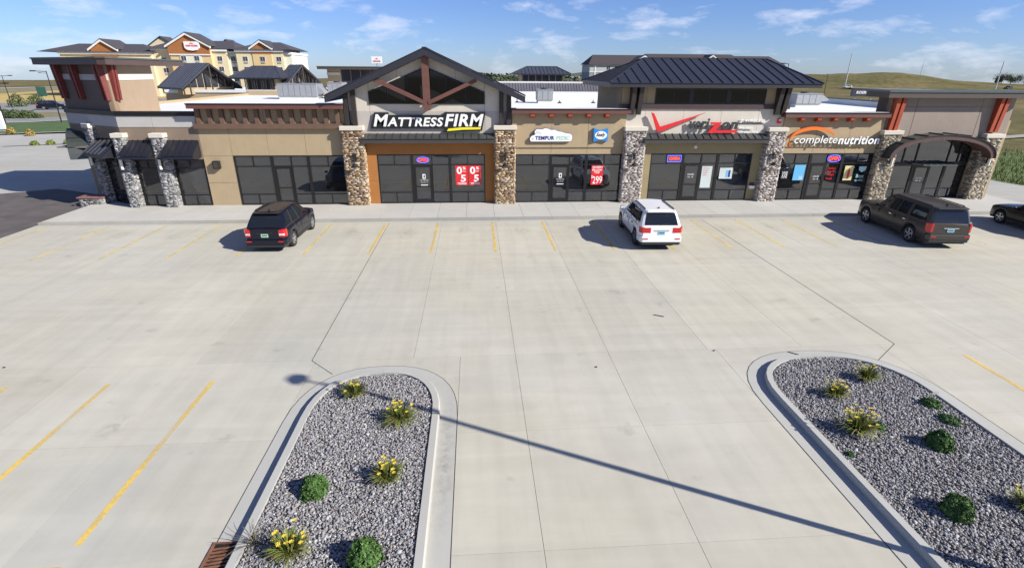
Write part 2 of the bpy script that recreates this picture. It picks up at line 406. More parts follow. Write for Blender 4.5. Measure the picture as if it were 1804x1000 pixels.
# concrete apron round the right-hand side of the building, and beyond on the left
ap = MB(); ap.prism([(36.2, 1.0), (62, 1.0), (62, 2), (44, 6), (42, 10.5), (41.4, 34), (36.2, 34)], 'z', -.2, -.002); struct(ap.build('side_drive', APRON))
ap = MB(); ap.prism([(-90, 33.5), (-64, 41), (-45, 47), (-22.4, 60), (-22.4, 8.5), (-26.5, 10.6), (-31, 8.2), (-46, 7), (-60, 6)], 'z', -.2, -.004); struct(ap.build('left_drive', APRON))
# dark asphalt beside the corner
as_ = MB(); as_.prism([(-20.95, -60), (-20.95, 5.0), (-21.4, 8.4), (-26.6, 10.5), (-31, 8.1), (-46, 6.9), (-60, 5.9), (-60, -60)], 'z', -.2, -.012); struct(as_.build('asphalt_lane', ASPH))

# lawns, roads, fields on the left
sheet('lawn_strip', [(-64, 41.5), (-50, 47.5), (-49, 52), (-60, 67), (-66, 61), (-78, 56), (-80, 40)], .03, LAWN)
sheet('access_road', [(-160, 44), (-120, 46), (-66.5, 61.5), (-60.5, 67.5), (-70, 125), (-100, 150), (-118, 120), (-98, 96), (-82, 76), (-92, 70), (-130, 60), (-160, 56)], .004, ROADM)
sheet('frontage_road', [(-210, 84), (-120, 100), (-60, 118), (-58, 112), (-120, 93.5), (-210, 77)], .012, ROADM)
sheet('wheat_field', [(-151, 55), (-111, 112), (-105, 120), (-62, 172), (-110, 262), (-160, 198), (-155, 168), (-215, 85)], .03, WHEAT)
sheet('dry_field', [(-215, 85), (-155.5, 168.5), (-160.5, 198.5), (-110, 263), (-130, 320), (-190, 242), (-192, 214), (-262, 118)], .02, DRYB)
sheet('far_highway', [(-262, 119), (-192.5, 214.5), (-190.5, 242.5), (-130, 322), (-136, 328), (-196, 250), (-202, 229), (-270, 124)], .1, mat('pale_road', (.36, .35, .33), .9, .05))
sheet('kerb_line', [(-50.2, 47.2), (-63.8, 41.2), (-64.1, 41.7), (-50.4, 47.8)], .05, WALKC)
sheet('road_kerb', [(-60.2, 67.3), (-66.1, 61.2), (-78.1, 56.2), (-78.4, 57.0), (-66.6, 62.0), (-60.9, 67.8)], .05, WALKC)
sheet('road_median', [(-84, 78), (-72, 71), (-66, 74), (-80, 84)], .03, DRYB)
# highway on the right and grass strip
sheet('highway_right', [(90, 290), (200, 268), (226, 226), (216, 170), (250, 150), (260, 165), (240, 230), (214, 276), (92, 304)], .95, ROADM)
sheet('trail', [(43, 28), (90, 45.5), (140, 60), (140, 61.5), (90, 47.5), (43, 30)], .02, mat('gravel_path', (.30, .28, .24), .95, .1))

# ------------------------------------------------------------------ sidewalk and kerb
walk = MB(); walk.box(-20.9, 36.2, 1.35, 6.0, -.15, .085); walk = struct(walk.build('sidewalk', SUBBASE))
wx = [-20.88 + 1.585 * i for i in range(37)]
rects_slabs(walk, wx, [1.32, 3.05, 4.8], .12, .06, WALKC, .012, 'paving_slab')
mb = MB(); mb.box(-20.88, 36.18, 4.81, 6.0, .05, .116); mb.build('threshold_strip', WALKC, walk)
kx = [-20.9 + 3.0 * i for i in range(20)]
for a, b in zip(kx, kx[1:]):
    mb = MB(); mb.prism([(1.145, -.1), (1.145, .03), (1.17, .11), (1.19, .12), (1.312, .12), (1.312, -.1)], 'x', a + .004, min(b, 36.2) - .004); mb.build('kerb_stone', KERBD, walk)

# ------------------------------------------------------------------ parking lines
def line(name, x, y0, y1, w, m, label, grp, rot=0, z=.004):
    mb = MB(); dx = rot
    mb.sheet([(x - w / 2, y0), (x + w / 2, y0), (x + dx + w / 2, y1), (x + dx - w / 2, y1)], z)
    o = mb.build(name, m, lot); return o
tx = [-21.0 + .3, -16.45, -13.75, -10.9, -8.2, -5.55, -2.9, -.2, 2.55, 5.3, 7.95, 10.75, 13.4, 16.0, 18.6, 21.3, 24.0, 26.7, 29.3, 32, 34.7]
tx = [-20.2, -17.05, -14.25, -11.5, -8.65, -5.8, -2.95, -.2, 2.72, 5.45, 8.2, 11.0, 13.75, 16.3, 18.85, 21.5, 24.0, 26.4, 29.0, 31.6]
for i, x in enumerate(tx):
    line('parking_line', x, -4.35 if i > 3 else -4.55, .72, .115, PAINT2 if i in (6, 7, 8, 9, 10, 11) else PAINT, None, None)
for i, x in enumerate((-21, -18.2, -15.4, -12.65, -10.1, -7.62, -5.02)):
    line('parking_line', x, -19.6, -14.5, .12, PAINT2, None, None, rot=-.05)
for i, x in enumerate((15.85, 18.5, 21.1, 23.8, 26.4)):
    line('parking_line', x, -19.6, -14.35, .12, PAINT2, None, None, rot=.1)
mb = MB(); mb.sheet([(-20.5, -19.72), (-4.95, -20.02), (-4.95, -20.14), (-20.5, -19.84)], .0045); mb.build('parking_line', PAINT2, lot)

# ------------------------------------------------------------------ planting islands
def island_outline(x0, x1, ytip, yend, off, n=9, rl=None, rr=None):
    """bullet-shaped plan, tip towards the building; off grows it outward"""
    pts = [(x0 - off, yend)]
    w = x1 - x0; cx = (x0 + x1) / 2
    rx = w / 2 + off; ry = min(w * .62, 2.05) + off
    cy = ytip - min(w * .62, 2.05)
    for i in range(n * 2 + 1):
        a = math.pi - math.pi * i / (n * 2)
        ca, sa = math.cos(a), math.sin(a)
        e = 2 / 2.35
        pts.append((cx + rx * (abs(ca) ** e) * (1 if ca > 0 else -1), cy + ry * (abs(sa) ** e)))
    pts.append((x1 + off, yend)); return pts
def ring(name, A, B, z0, z1, m, parent, chamf=.02):
    mb = MB()
    n = len(A)
    for i in range(n - 1):
        a, b, c, d = A[i], A[i + 1], B[i + 1], B[i]
        mb.hexa([(a[0], a[1], z0), (b[0], b[1], z0), (c[0], c[1], z0), (d[0], d[1], z0), (a[0], a[1], z1), (b[0], b[1], z1), (c[0], c[1], z1), (d[0], d[1], z1)])
    return mb.build(name, m, parent)
def pebbles(name, inside, x0, x1, y0, y1, z, count, sz, seed, parent):
    r = np.random.default_rng(seed)
    t = (1 + 5 ** .5) / 2
    base = np.array([(-1, t, 0), (1, t, 0), (-1, -t, 0), (1, -t, 0), (0, -1, t), (0, 1, t), (0, -1, -t), (0, 1, -t), (t, 0, -1), (t, 0, 1), (-t, 0, -1), (-t, 0, 1)]) / math.hypot(1, t)
    bf = np.array([(0, 11, 5), (0, 5, 1), (0, 1, 7), (0, 7, 10), (0, 10, 11), (1, 5, 9), (5, 11, 4), (11, 10, 2), (10, 7, 6), (7, 1, 8), (3, 9, 4), (3, 4, 2), (3, 2, 6), (3, 6, 8), (3, 8, 9), (4, 9, 5), (2, 4, 11), (6, 2, 10), (8, 6, 7), (9, 8, 1)])
    P = np.column_stack([r.uniform(x0, x1, count), r.uniform(y0, y1, count)])
    P = P[[inside(x, y) for x, y in P]]; n = len(P)
    S = sz * r.lognormal(0, .28, (n, 1)) * np.column_stack([r.uniform(.8, 1.5, n), r.uniform(.65, 1.1, n), r.uniform(.45, .8, n)])
    V = base[None] * (1 + r.uniform(-.22, .22, (n, 12, 1))) * S[:, None, :]
    a = r.uniform(0, 6.28, n); tl = r.uniform(-.6, .6, n)
    ct, st = np.cos(tl)[:, None], np.sin(tl)[:, None]
    x, y, zz = V[..., 0], V[..., 1], V[..., 2]; x, zz = x * ct - zz * st, x * st + zz * ct
    ca, sa = np.cos(a)[:, None], np.sin(a)[:, None]; x, y = x * ca - y * sa, x * sa + y * ca
    V = np.stack([x + P[:, :1], y + P[:, 1:], zz + z + r.uniform(-.012, .022, (n, 1))], -1)
    pal = np.array([(.30, .295, .30), (.24, .235, .245), (.37, .36, .36), (.20, .195, .205), (.31, .285, .27), (.27, .265, .285), (.42, .415, .415), (.25, .215, .20)])
    c = pal[r.integers(0, len(pal), n)] * r.uniform(.72, 1.08, (n, 1)); c = np.concatenate([c, np.ones((n, 1))], 1)
    o = raw(name, V.reshape(-1, 3), (bf[None] + (np.arange(n) * 12)[:, None, None]).reshape(-1, 3), STONEG, parent, col=np.repeat(c, 12, 0))
    o['kind'] = 'stuff'; return o
STONEG = mat('gravel_stone', (1, 1, 1), .85, .12, 30, attr=True)
def inpoly(poly):
    def f(x, y):
        c = False; n = len(poly)
        for i in range(n):
            a, b = poly[i], poly[i - 1]
            if (a[1] > y) != (b[1] > y) and x < (b[0] - a[0]) * (y - a[1]) / (b[1] - a[1]) + a[0]: c = not c
        return c
    return f
def island(x0, x1, ytip, yend, label, seed):
    t = thing('planting_island', label, 'planting bed', ((x0 + x1) / 2, ytip - 3, 0), 'kerbed gravel islands in the car park')
    O = lambda off: island_outline(x0, x1, ytip, yend, off)
    segs = 6
    A, B = O(0), O(-.17)
    k = len(A); cuts = [0, 1, 6, 10, 15, 19, k - 1]
    for a, b in zip(cuts, cuts[1:]):
        mb = MB()
        for i in range(a, b):
            p, q, c, d = A[i], A[i + 1], B[i + 1], B[i]
            e = lambda s, f, t_: (s[0] + (f[0] - s[0]) * t_, s[1] + (f[1] - s[1]) * t_)
            if i == a and a not in (0,): p, d = e(p, q, .012), e(d, c, .012)
            p2, q2 = e(p, d, .16), e(q, c, .16)
            mb.hexa([(*p, -.1), (*q, -.1), (*c, -.1), (*d, -.1), (*p, .12), (*q, .12), (*c, .12), (*d, .12)])
            mb.hexa([(*p, .12), (*q, .12), (*c, .12), (*d, .12), (*p2, .15), (*q2, .15), (*c, .15), (*d, .15)])
        mb.build('kerb_stone', KERBC, t)
    G = O(.40)
    for a, b in zip(cuts, cuts[1:]):
        mb = MB()
        for i in range(a, b):
            p, q, c, d = G[i], G[i + 1], A[i + 1], A[i]
            mb.hexa([(*p, -.05), (*q, -.05), (*c, -.05), (*d, -.05), (*p, .006), (*q, .006), (*c, .002), (*d, .002)])
        mb.build('gutter_slab', KERBC, t)
    ring('joint_seal', O(.418), O(.40), -.05, .0045, JOINT, t)
    bed = MB(); bed.prism(O(-.16), 'z', -.1, .085); bed.build('soil_bed', mat('bed_soil', (.085, .08, .078), .95, .2, 6), t)
    f = inpoly(O(-.19))
    pebbles('gravel', f, x0, x1, yend, ytip, .095, 30000 if x0 < 0 else 38000, .0205, seed, t)
    return t
island(-2.27, .93, -14.42, -21.6, 'grey gravel island left of centre with six plants and concrete kerb', 3)
island(9.25, 13.42, -14.25, -22.6, 'wider grey gravel island at the lower right with concrete kerb', 5)
# isolation joints running from the islands to the building
for name, pts in (('a', [(-2.8, .8), (-2.8, -13.6), (-2.05, -14.35)]), ('b', [(14.4, .8), (14.4, -13.6), (13.2, -14.5)])):
    mb = MB()
    for p, q in zip(pts, pts[1:]):
        d = Vector((q[0] - p[0], q[1] - p[1])).normalized(); s = Vector((-d.y, d.x)) * .008
        mb.sheet([(p[0] + s.x, p[1] + s.y), (p[0] - s.x, p[1] - s.y), (q[0] - s.x, q[1] - s.y), (q[0] + s.x, q[1] + s.y)], .005)
    mb.build('joint_seal', JOINT, lot)
# curb inlet grate
RUST = mat('rusty_iron', (.20, .085, .045), .85, .3, 12, .3, 80)
gt = thing('storm_drain', 'rust brown slotted drain grate at the kerb of the left gravel island', 'drain grate', (-2.5, -20.5, 0))
mb = MB(); mb.box(-2.70, -2.29, -20.95, -19.72, .002, .008); mb.build('pit', mat('pit_black', (.006, .006, .006), .9, 0), gt)
mb = MB(); mb.box(-2.72, -2.68, -21, -19.7, .006, .03); mb.box(-2.31, -2.28, -21, -19.7, .006, .03); mb.box(-2.68, -2.31, -19.74, -19.7, .006, .03); mb.build('grate_frame', RUST, gt)
for i in range(17):
    mb = MB(); y = -19.80 - i * .072; mb.beam((-2.68, y - .05, .02), (-2.31, y, .02), .03, .02); mb.build('grate_bar', RUST, gt)

def stain_material():
    m = bpy.data.materials.new('oil_stain'); m.use_nodes = True; nt = m.node_tree; N = nt.nodes.new; L = nt.links.new; b = nt.nodes['Principled BSDF']
    b.inputs['Base Color'].default_value = (.11, .095, .08, 1); b.inputs['Roughness'].default_value = .6
    tc = N('ShaderNodeTexCoord'); ln = N('ShaderNodeVectorMath'); ln.operation = 'LENGTH'; L(tc.outputs['Object'], ln.inputs[0])
    g = N('ShaderNodeNewGeometry'); n = N('ShaderNodeTexNoise'); n.inputs['Scale'].default_value = 5; n.inputs['Detail'].default_value = 7; n.inputs['Roughness'].default_value = .7; L(g.outputs['Position'], n.inputs['Vector'])
    f = N('ShaderNodeMapRange'); f.inputs[1].default_value = 0; f.inputs[2].default_value = 1; f.inputs[3].default_value = .30; f.inputs[4].default_value = 0; L(ln.outputs['Value'], f.inputs[0])
    k = N('ShaderNodeMapRange'); k.inputs[1].default_value = .42; k.inputs[2].default_value = .7; L(n.outputs[0], k.inputs[0])
    mu = N('ShaderNodeMath'); mu.operation = 'MULTIPLY'; mu.use_clamp = True; L(f.outputs[0], mu.inputs[0]); L(k.outputs[0], mu.inputs[1])
    t = N('ShaderNodeBsdfTransparent'); mx = N('ShaderNodeMixShader'); L(mu.outputs[0], mx.inputs[0]); L(t.outputs[0], mx.inputs[1]); L(b.outputs[0], mx.inputs[2]); L(mx.outputs[0], nt.nodes['Material Output'].inputs[0])
    return m
STAIN = stain_material(); rs = random.Random(21)
me_ = None
for (x, y, sx, sy) in [(-15.6, -.9, .6, .9), (-12.9, -1.3, .5, .8), (-4.4, -.8, .55, 1.0), (-1.6, -1.2, .7, 1.1), (1.3, -.6, .5, .8), (4.1, -1.0, .6, 1.0), (6.9, -.7, .45, .8), (14.9, -1.1, .6, 1.0), (17.5, -.8, .5, .9), (20.2, -1.2, .5, .8), (28.2, -1.0, .6, .9),
        (-6.4, -16.3, .35, .6), (-9.0, -17.0, .4, .6), (7.0, -9.2, .5, .3), (1.12, -17.8, .25, 2.4)]:
    mb = MB(); mb.sheet([(math.cos(2 * math.pi * i / 14), math.sin(2 * math.pi * i / 14)) for i in range(14)], 0)
    if me_ is None: o = mb.build('oil_stain', STAIN, lot, org=Vector((0, 0, 0))); me_ = o.data
    else: o = bpy.data.objects.new('oil_stain', me_); COL.objects.link(o); o.parent = lot
    o.location = Vector((x, y, .0075 if x == 1.12 else .0025)) - WO['parking_lot']; o.scale = (sx, sy, 1); o.rotation_euler.z = 0 if x == 1.12 else rs.uniform(-.4, .4)

VERGE = mat('verge_grass', (.085, .125, .028), .95, .4, .5, .6, 12)
sheet('grass_verge', [(41.9, 10.6), (43.9, 6.3), (62, 2.3), (90, 2.3), (90, 30), (62, 27.5), (42.2, 24)], -.02, VERGE)
def verge_blades():
    r = np.random.default_rng(9); n = 9000
    x = 42.3 + r.uniform(0, 1, n) ** 1.3 * 26; y = 6.0 + r.uniform(0, 22, n); k = (y > 6.8 - (x - 43.5) * .22); x, y = x[k], y[k]; n = len(x)
    a = r.uniform(0, 6.28, n); h = r.uniform(.12, .42, n); w = .03; lx, ly = r.normal(size=n) * .10, r.normal(size=n) * .10
    V = np.stack([np.column_stack([x - np.cos(a) * w, y - np.sin(a) * w, np.full(n, -.03)]), np.column_stack([x + np.cos(a) * w, y + np.sin(a) * w, np.full(n, -.03)]), np.column_stack([x + lx, y + ly, h])], 1).reshape(-1, 3)
    c = np.array([(.10, .15, .03), (.14, .17, .045), (.20, .18, .07), (.07, .12, .02)])[r.integers(0, 4, n)]; c = np.repeat(np.concatenate([c, np.ones((n, 1))], 1), 3, 0)
    o = raw('grass', V, np.arange(3 * n).reshape(-1, 3), mat('grass_blade', (1, 1, 1), .8, .2, 5, attr=True), col=c); tag(o, 'green grass growing beside the right end of the building', 'grass', kind='stuff')
verge_blades()
# ------------------------------------------------------------------ the shopping strip
mall = thing('strip_mall', 'long single storey shopping strip with stone piers and dark metal roofs', 'building', (7, 15, 0))
YW = 4.75
def wall(name, xf, x0, x1, y, z0, z1, m, cuts_x=(), cuts_z=(), th=.25, gap=.016, holes=None, proud=.0):
    """a backing slab (part) whose face is divided into rendered panels (sub-parts) with recessed joints"""
    mb = MB(xf); mb.box(x0, x1, y + .03, y + th, z0, z1); w = mb.build(name, TAND, mall)
    X = [x0] + [c for c in cuts_x if x0 < c < x1] + [x1]; Z = [z0] + [c for c in cuts_z if z0 < c < z1] + [z1]
    for i in range(len(X) - 1):
        for j in range(len(Z) - 1):
            mb = MB(xf); a = gap / 2 if i else 0; b = gap / 2 if i < len(X) - 2 else 0; c = gap / 2 if j else 0; d = gap / 2 if j < len(Z) - 2 else 0
            mb.box(X[i] + a, X[i + 1] - b, y, y + .029, Z[j] + c, Z[j + 1] - d); mb.build('panel', m, w)
    return w
STN = {'grey': [(.33, .33, .335), (.27, .265, .265), (.40, .395, .39), (.20, .195, .19), (.36, .345, .33), (.15, .145, .145), (.44, .44, .435)],
       'gold': [(.42, .29, .16), (.36, .23, .12), (.50, .38, .24), (.26, .17, .10), (.45, .36, .27), (.19, .125, .08), (.55, .46, .34)],
       'pale': [(.44, .40, .365), (.38, .325, .29), (.52, .48, .44), (.28, .225, .195), (.46, .405, .355), (.20, .16, .145), (.56, .525, .49)],
       'brown': [(.30, .25, .18), (.38, .32, .22), (.22, .18, .13), (.44, .38, .29), (.17, .14, .11), (.34, .30, .24), (.47, .41, .30)]}
def stones(faces, pal, seed, parent, xf=None):
    """faces: list of (origin, udir, normal, width, z0, z1). Ledge stones in broken courses."""
    r = random.Random(seed); V = []; F = []; C = []
    for (o, u, n, w, z0, z1) in faces:
        o, u, n = Vector((*o, 0)), Vector((*u, 0)), Vector((*n, 0)); z = z0
        while z < z1 - .03:
            h = min(r.uniform(.05, .105), z1 - z)
            x = -r.uniform(0, .2)
            while x < w:
                L = r.uniform(.14, .40) if h < .08 else r.uniform(.16, .44)
                a, b = max(x, 0), min(x + L, w); x += L
                if b - a < .03: continue
                d = r.uniform(.02, .055); j = lambda: r.uniform(-.008, .008)
                zz0, zz1 = z + .007, z + h - .007
                if r.random() < .25 and h > .085: zz1 = z + h * .5 - .004; 
                k = len(V)
                q = [(a + .006 + j(), zz0 + j()), (b - .006 + j(), zz0 + j()), (b - .006 + j(), zz1 + j()), (a + .006 + j(), zz1 + j())]
                for (s, t) in q: p = o + u * s; V.append((p.x, p.y, t))
                for (s, t) in q:
                    cs, ctt = (a + b) / 2, (zz0 + zz1) / 2; s2, t2 = s + (cs - s) * .07, t + (ctt - t) * .12
                    p = o + u * s2 + n * (d + r.uniform(-.003, .003)); V.append((p.x, p.y, t2))
                F += [(k + 4, k + 5, k + 6, k + 7), (k, k + 1, k + 5, k + 4), (k + 1, k + 2, k + 6, k + 5), (k + 2, k + 3, k + 7, k + 6), (k + 3, k, k + 4, k + 7)]
                c = r.choice(pal); f = r.uniform(.75, 1.2); C += [(c[0] * f, c[1] * f, c[2] * f, 1)] * 8
                if zz1 < z + h * .7:
                    k = len(V); zz0, zz1 = z + h * .5 + .004, z + h - .007
                    for (s, t) in [(a + .006, zz0), (b - .006, zz0), (b - .006, zz1), (a + .006, zz1)]: p = o + u * s; V.append((p.x, p.y, t))
                    for (s, t) in [(a + .012, zz0 + .006), (b - .012, zz0 + .006), (b - .012, zz1 - .006), (a + .012, zz1 - .006)]: p = o + u * s + n * r.uniform(.015, .07); V.append((p.x, p.y, t))
                    F += [(k + 4, k + 5, k + 6, k + 7), (k, k + 1, k + 5, k + 4), (k + 1, k + 2, k + 6, k + 5), (k + 2, k + 3, k + 7, k + 6), (k + 3, k, k + 4, k + 7)]
                    c = r.choice(pal); C += [(c[0] * f, c[1] * f, c[2] * f, 1)] * 8
            z += h
    if xf: V = [tuple(xf(p)) for p in V]
    o = raw('stonework', V, F, STONE, parent, col=C); o['kind'] = 'stuff'; return o
def pier(x0, x1, yf, yb, z0, z1, pal, seed, xf=None, cap=.24, ov=.07):
    mb = MB(xf); mb.box(x0, x1, yf, yb, z0, z1); p = mb.build('pier', MORT, mall)
    stones([((x0, yf), (1, 0), (0, -1), x1 - x0, z0, z1), ((x0, yb), (0, -1), (-1, 0), yb - yf, z0, z1), ((x1, yf), (0, 1), (1, 0), yb - yf, z0, z1)], STN[pal], seed, p, xf)
    mb = MB(xf); mb.box(x0 - ov, x1 + ov, yf - ov - .02, yb, z1, z1 + cap); mb.build('cap', CAPM, p, bevel=.025)
    return p
Z0 = .12
DOORGL = GLASS
def storefront(xf, x0, x1, y, z0, z1, low, tran, h1, h2, door=True, ww=.05):
    """aluminium frame (part) with panes and a door (sub-parts); h1,h2: heavy mullion centres"""
    fr = MB(xf); D0, D1 = y - .05, y + .07; bot = z0 + .06
    def vert(x, a, b, w=ww): fr.box(x - w / 2, x + w / 2, D0 + .003, D1, a, b)
    def hor(a, b, z, w=ww): fr.box(a, b, D0, D1 - .002, z - w / 2, z + w / 2)
    fr.box(x0, x0 + .06, D0 - .004, D1, z0, z1); fr.box(x1 - .06, x1, D0 - .004, D1, z0, z1)
    fr.box(x0 + .06, x1 - .06, D0 - .002, D1, z1 - .07, z1)
    lows = []; panes = []
    HW = .17
    if h1 is None: bays = [(x0 + .06, x1 - .06)]
    else:
        bays = [(x0 + .06, h1 - HW / 2), (h1 + HW / 2, h2 - HW / 2), (h2 + HW / 2, x1 - .06)]
        for h in (h1, h2): fr.box(h - HW / 2, h + HW / 2, D0 - .006, D1, z0, z1 - .07)
    for k, (a, b) in enumerate(bays):
        mid = (a + b) / 2
        is_door = door and k == 1 and h1 is not None
        if not is_door:
            fr.box(a, b, D0, D1 - .001, z0, bot); hor(a, b, low); hor(a, b, tran)
            vert(mid, bot, low - ww / 2); vert(mid, tran + ww / 2, z1 - .07)
            panes += [(a, mid - ww / 2, bot, low - ww / 2), (mid + ww / 2, b, bot, low - ww / 2), (a, b, low + ww / 2, tran - ww / 2),
                      (a, mid - ww / 2, tran + ww / 2, z1 - .07), (mid + ww / 2, b, tran + ww / 2, z1 - .07)]
        else:
            m = a + (b - a) * .53
            fr.box(m, b, D0, D1 - .001, z0, bot); hor(m, b, low); hor(a, b, tran); vert(m, z0, z1 - .07, .07)
            panes += [(a, m - .035, tran + ww / 2, z1 - .07), (m + .035, b, tran + ww / 2, z1 - .07), (m + .035, b, low + ww / 2, tran - ww / 2), (m + .035, b, bot, low - ww / 2)]
            dr = (a + .012, m - .047, z0 + .012, tran - ww / 2 - .01)
    f = fr.build('storefront', FRAME, mall)
    for (a, b, c, d) in panes:
        mb = MB(xf); mb.box(a - .006, b + .006, y - .004, y + .012, c - .006, d + .006); mb.build('pane', GLASS, f)
    if door and h1 is not None:
        a, b, c, d = dr; mb = MB(xf); st = .11
        mb.box(a, a + st, y - .07, y - .015, c, d); mb.box(b - st, b, y - .07, y - .015, c, d); mb.box(a + st, b - st, y - .07, y - .015, d - .11, d); mb.box(a + st, b - st, y - .07, y - .015, c, c + .25)
        mb.box(a + st, b - st, y - .068, y - .018, c + .98, c + 1.04)
        mb.m = 1; mb.box(a + st - .004, b - st + .004, y - .05, y - .035, c + .245, d - .105)
        mb.m = 2; mb.cyl((b - .06, y - .13, c + .85), (b - .06, y - .13, c + 1.25), .014, 8); mb.cyl((b - .06, y - .07, c + .88), (b - .06, y - .13, c + .88), .012, 6); mb.cyl((b - .06, y - .07, c + 1.22), (b - .06, y - .13, c + 1.22), .012, 6)
        mb.build('door', [FRAME, GLASS, FRAME], f)
    return f
def fascia(x0, x1, yf, yb, z0, z1, name='eave'):
    mb = MB(); mb.box(x0, x1, yf, yb, z0, z1 - .05); mb.m = 1; mb.box(x0 - .03, x1 + .03, yf - .03, yb, z1 - .05, z1); mb.m = 2; mb.box(x0, x1, yf + .25, yb, z1, z1 + .012)
    return mb.build(name, [FASC, FRAME, MEMB], mall)

# interior shell and roof deck
mb = MB(); mb.box(-22, 34.6, 5.4, 12.2, -.02, .1); mb.build('shop_floor', CARPET, mall)
mb = MB(); mb.box(-22, 34.6, 11.9, 12.1, .1, 4.9); mb.box(-22, 34.6, 5.5, 11.9, 3.35, 3.42)
for x in (-13.75, -5.2, 3.6, 11.4, 19.95, 27.3): mb.box(x - .08, x + .08, 5.35, 11.9, .1, 3.35)
mb.build('partition', INTER, mall)
mb = MB(); mb.prism([(-17.4, 5.02), (-21.8, 7.7), (-22.1, 8.2), (-22.1, 34), (34.6, 34), (34.6, 5.02)], 'z', 4.86, 5.1); mb.build('roof_deck', MEMB, mall)
mb = MB(); mb.box(-22.3, 34.9, 33.9, 34.2, 0, 5.55); mb.box(-22.35, -22.1, 8.2, 33.9, 0, 5.3); mb.box(34.6, 34.9, 12.0, 33.9, 0, 5.3); mb.build('rear_wall', TAN, mall)

I = None
# ---- section B: tan front with row of brackets
wB = wall('wall', I, -13.65, -5.5, YW, 3.0, 5.62, TAN, (-12.02, -9.95, -7.84), (3.0,))
wall('wall', I, -13.65, -11.98, YW, Z0, 3.0, TAN, (-12.02,), (1.45, 2.98))
storefront(I, -11.98, -5.6, YW + .03, Z0, 3.0, .75, 2.38, -9.88, -7.82)
fascia(-13.75, -5.45, 4.2, 5.05, 5.58, 5.85)
mb = MB(); mb.box(-13.72, -5.6, 4.52, YW - .002, 4.5, 4.77); mb.build('ledge', LEDGE, mall)
for i in range(13):
    x = -13.42 + i * .632; mb = MB(); mb.box(x - .11, x + .11, 4.56, YW - .002, 4.77, 5.58); mb.build('bracket', LEDGE, mall)
# ---- section C: gabled front
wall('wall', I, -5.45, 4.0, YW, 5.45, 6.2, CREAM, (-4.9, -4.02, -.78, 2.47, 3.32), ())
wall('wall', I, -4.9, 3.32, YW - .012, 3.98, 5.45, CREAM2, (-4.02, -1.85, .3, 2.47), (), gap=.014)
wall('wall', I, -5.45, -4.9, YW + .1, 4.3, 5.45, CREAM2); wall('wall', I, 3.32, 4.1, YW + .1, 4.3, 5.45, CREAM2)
ap, sl = 8.34, (8.34 - 5.98) / 5.4
rz = lambda x: ap - abs(x + .75) * sl
def gable_wall():
    w = MB(); w.prism([(-5.45, 6.2), (4.0, 6.2), (4.0, rz(4.0)), (-.75, rz(-.75)), (-5.45, rz(-5.45))], 'y', YW + .03, YW + .28); w = w.build('gable_wall', TAND, mall)
    win = [(-4.02, 6.2), (-4.02, 6.47), (-.78, 7.78), (2.47, 6.47), (2.47, 6.2)]
    def part(poly): mb = MB(); mb.prism(poly, 'y', YW, YW + .029); mb.build('panel', CREAM, w)
    e = .008
    part([(-5.45, 6.2), (-4.9 - e, 6.2), (-4.9 - e, rz(-4.9)), (-5.45, rz(-5.45))]); part([(-4.9 + e, 6.2), (-4.03, 6.2), (-4.03, rz(-4.03)), (-4.9 + e, rz(-4.9))])
    part([(3.32 + e, 6.2), (4.0, 6.2), (4.0, rz(4.0)), (3.32 + e, rz(3.32))]); part([(2.48, 6.2), (3.32 - e, 6.2), (3.32 - e, rz(3.32)), (2.48, rz(2.48))])
    for a, b in ((-4.02, -2.4), (-2.4, -.78)):
        part([(a + e, 6.48 + (a + 4.02) / 3.24 * 1.31), (b - e, 6.48 + (b + 4.02) / 3.24 * 1.31), (b - e, rz(b)), (a + e, rz(a))])
    for a, b in ((-.78, .85), (.85, 2.47)):
        part([(a + e, 7.79 - (a + .78) / 3.25 * 1.31), (b - e, 7.79 - (b + .78) / 3.25 * 1.31), (b - e, rz(b)), (a + e, rz(a))])
    return w
wg = gable_wall()
# gable window set through wall panels 5.83..7.78
def gable_window():
    y0, y1 = YW - .03, YW + .02
    fr = MB(); top = lambda x: 6.47 + (1.31 - abs(x + .78) / 3.25 * 1.31)
    fr.beam((-4.0, y0, 5.86), (2.45, y0, 5.86), .06, .07); fr.beam((-4.0, y0, 5.83), (-4.0, y0, 6.47), .06, .07); fr.beam((2.45, y0, 5.83), (2.45, y0, 6.47), .06, .07)
    fr.beam((-4.02, y0, 6.45), (-.78, y0, 7.75), .06, .07); fr.beam((-.78, y0, 7.75), (2.47, y0, 6.45), .06, .07)
    xs = [-4.0, -2.95, -1.85, -.78, .3, 1.4, 2.45]
    for x in xs[1:-1]: fr.beam((x, y0, 5.86), (x, y0, top(x) - .03), .05, .06)
    f = fr.build('gable_window', FRAME, mall)
    for a, b in zip(xs, xs[1:]):
        mb = MB(); mb.prism([(a + .02, 5.88), (b - .02, 5.88), (b - .02, top(b) - .04), (a + .02, top(a) - .04)], 'y', y0 - .012, y0 + .002); mb.build('pane', DARKGL, f)
DARKGL = mat('dark_clerestory_glass', (.012, .013, .016), .04, 0, spec=.5)
gable_window()
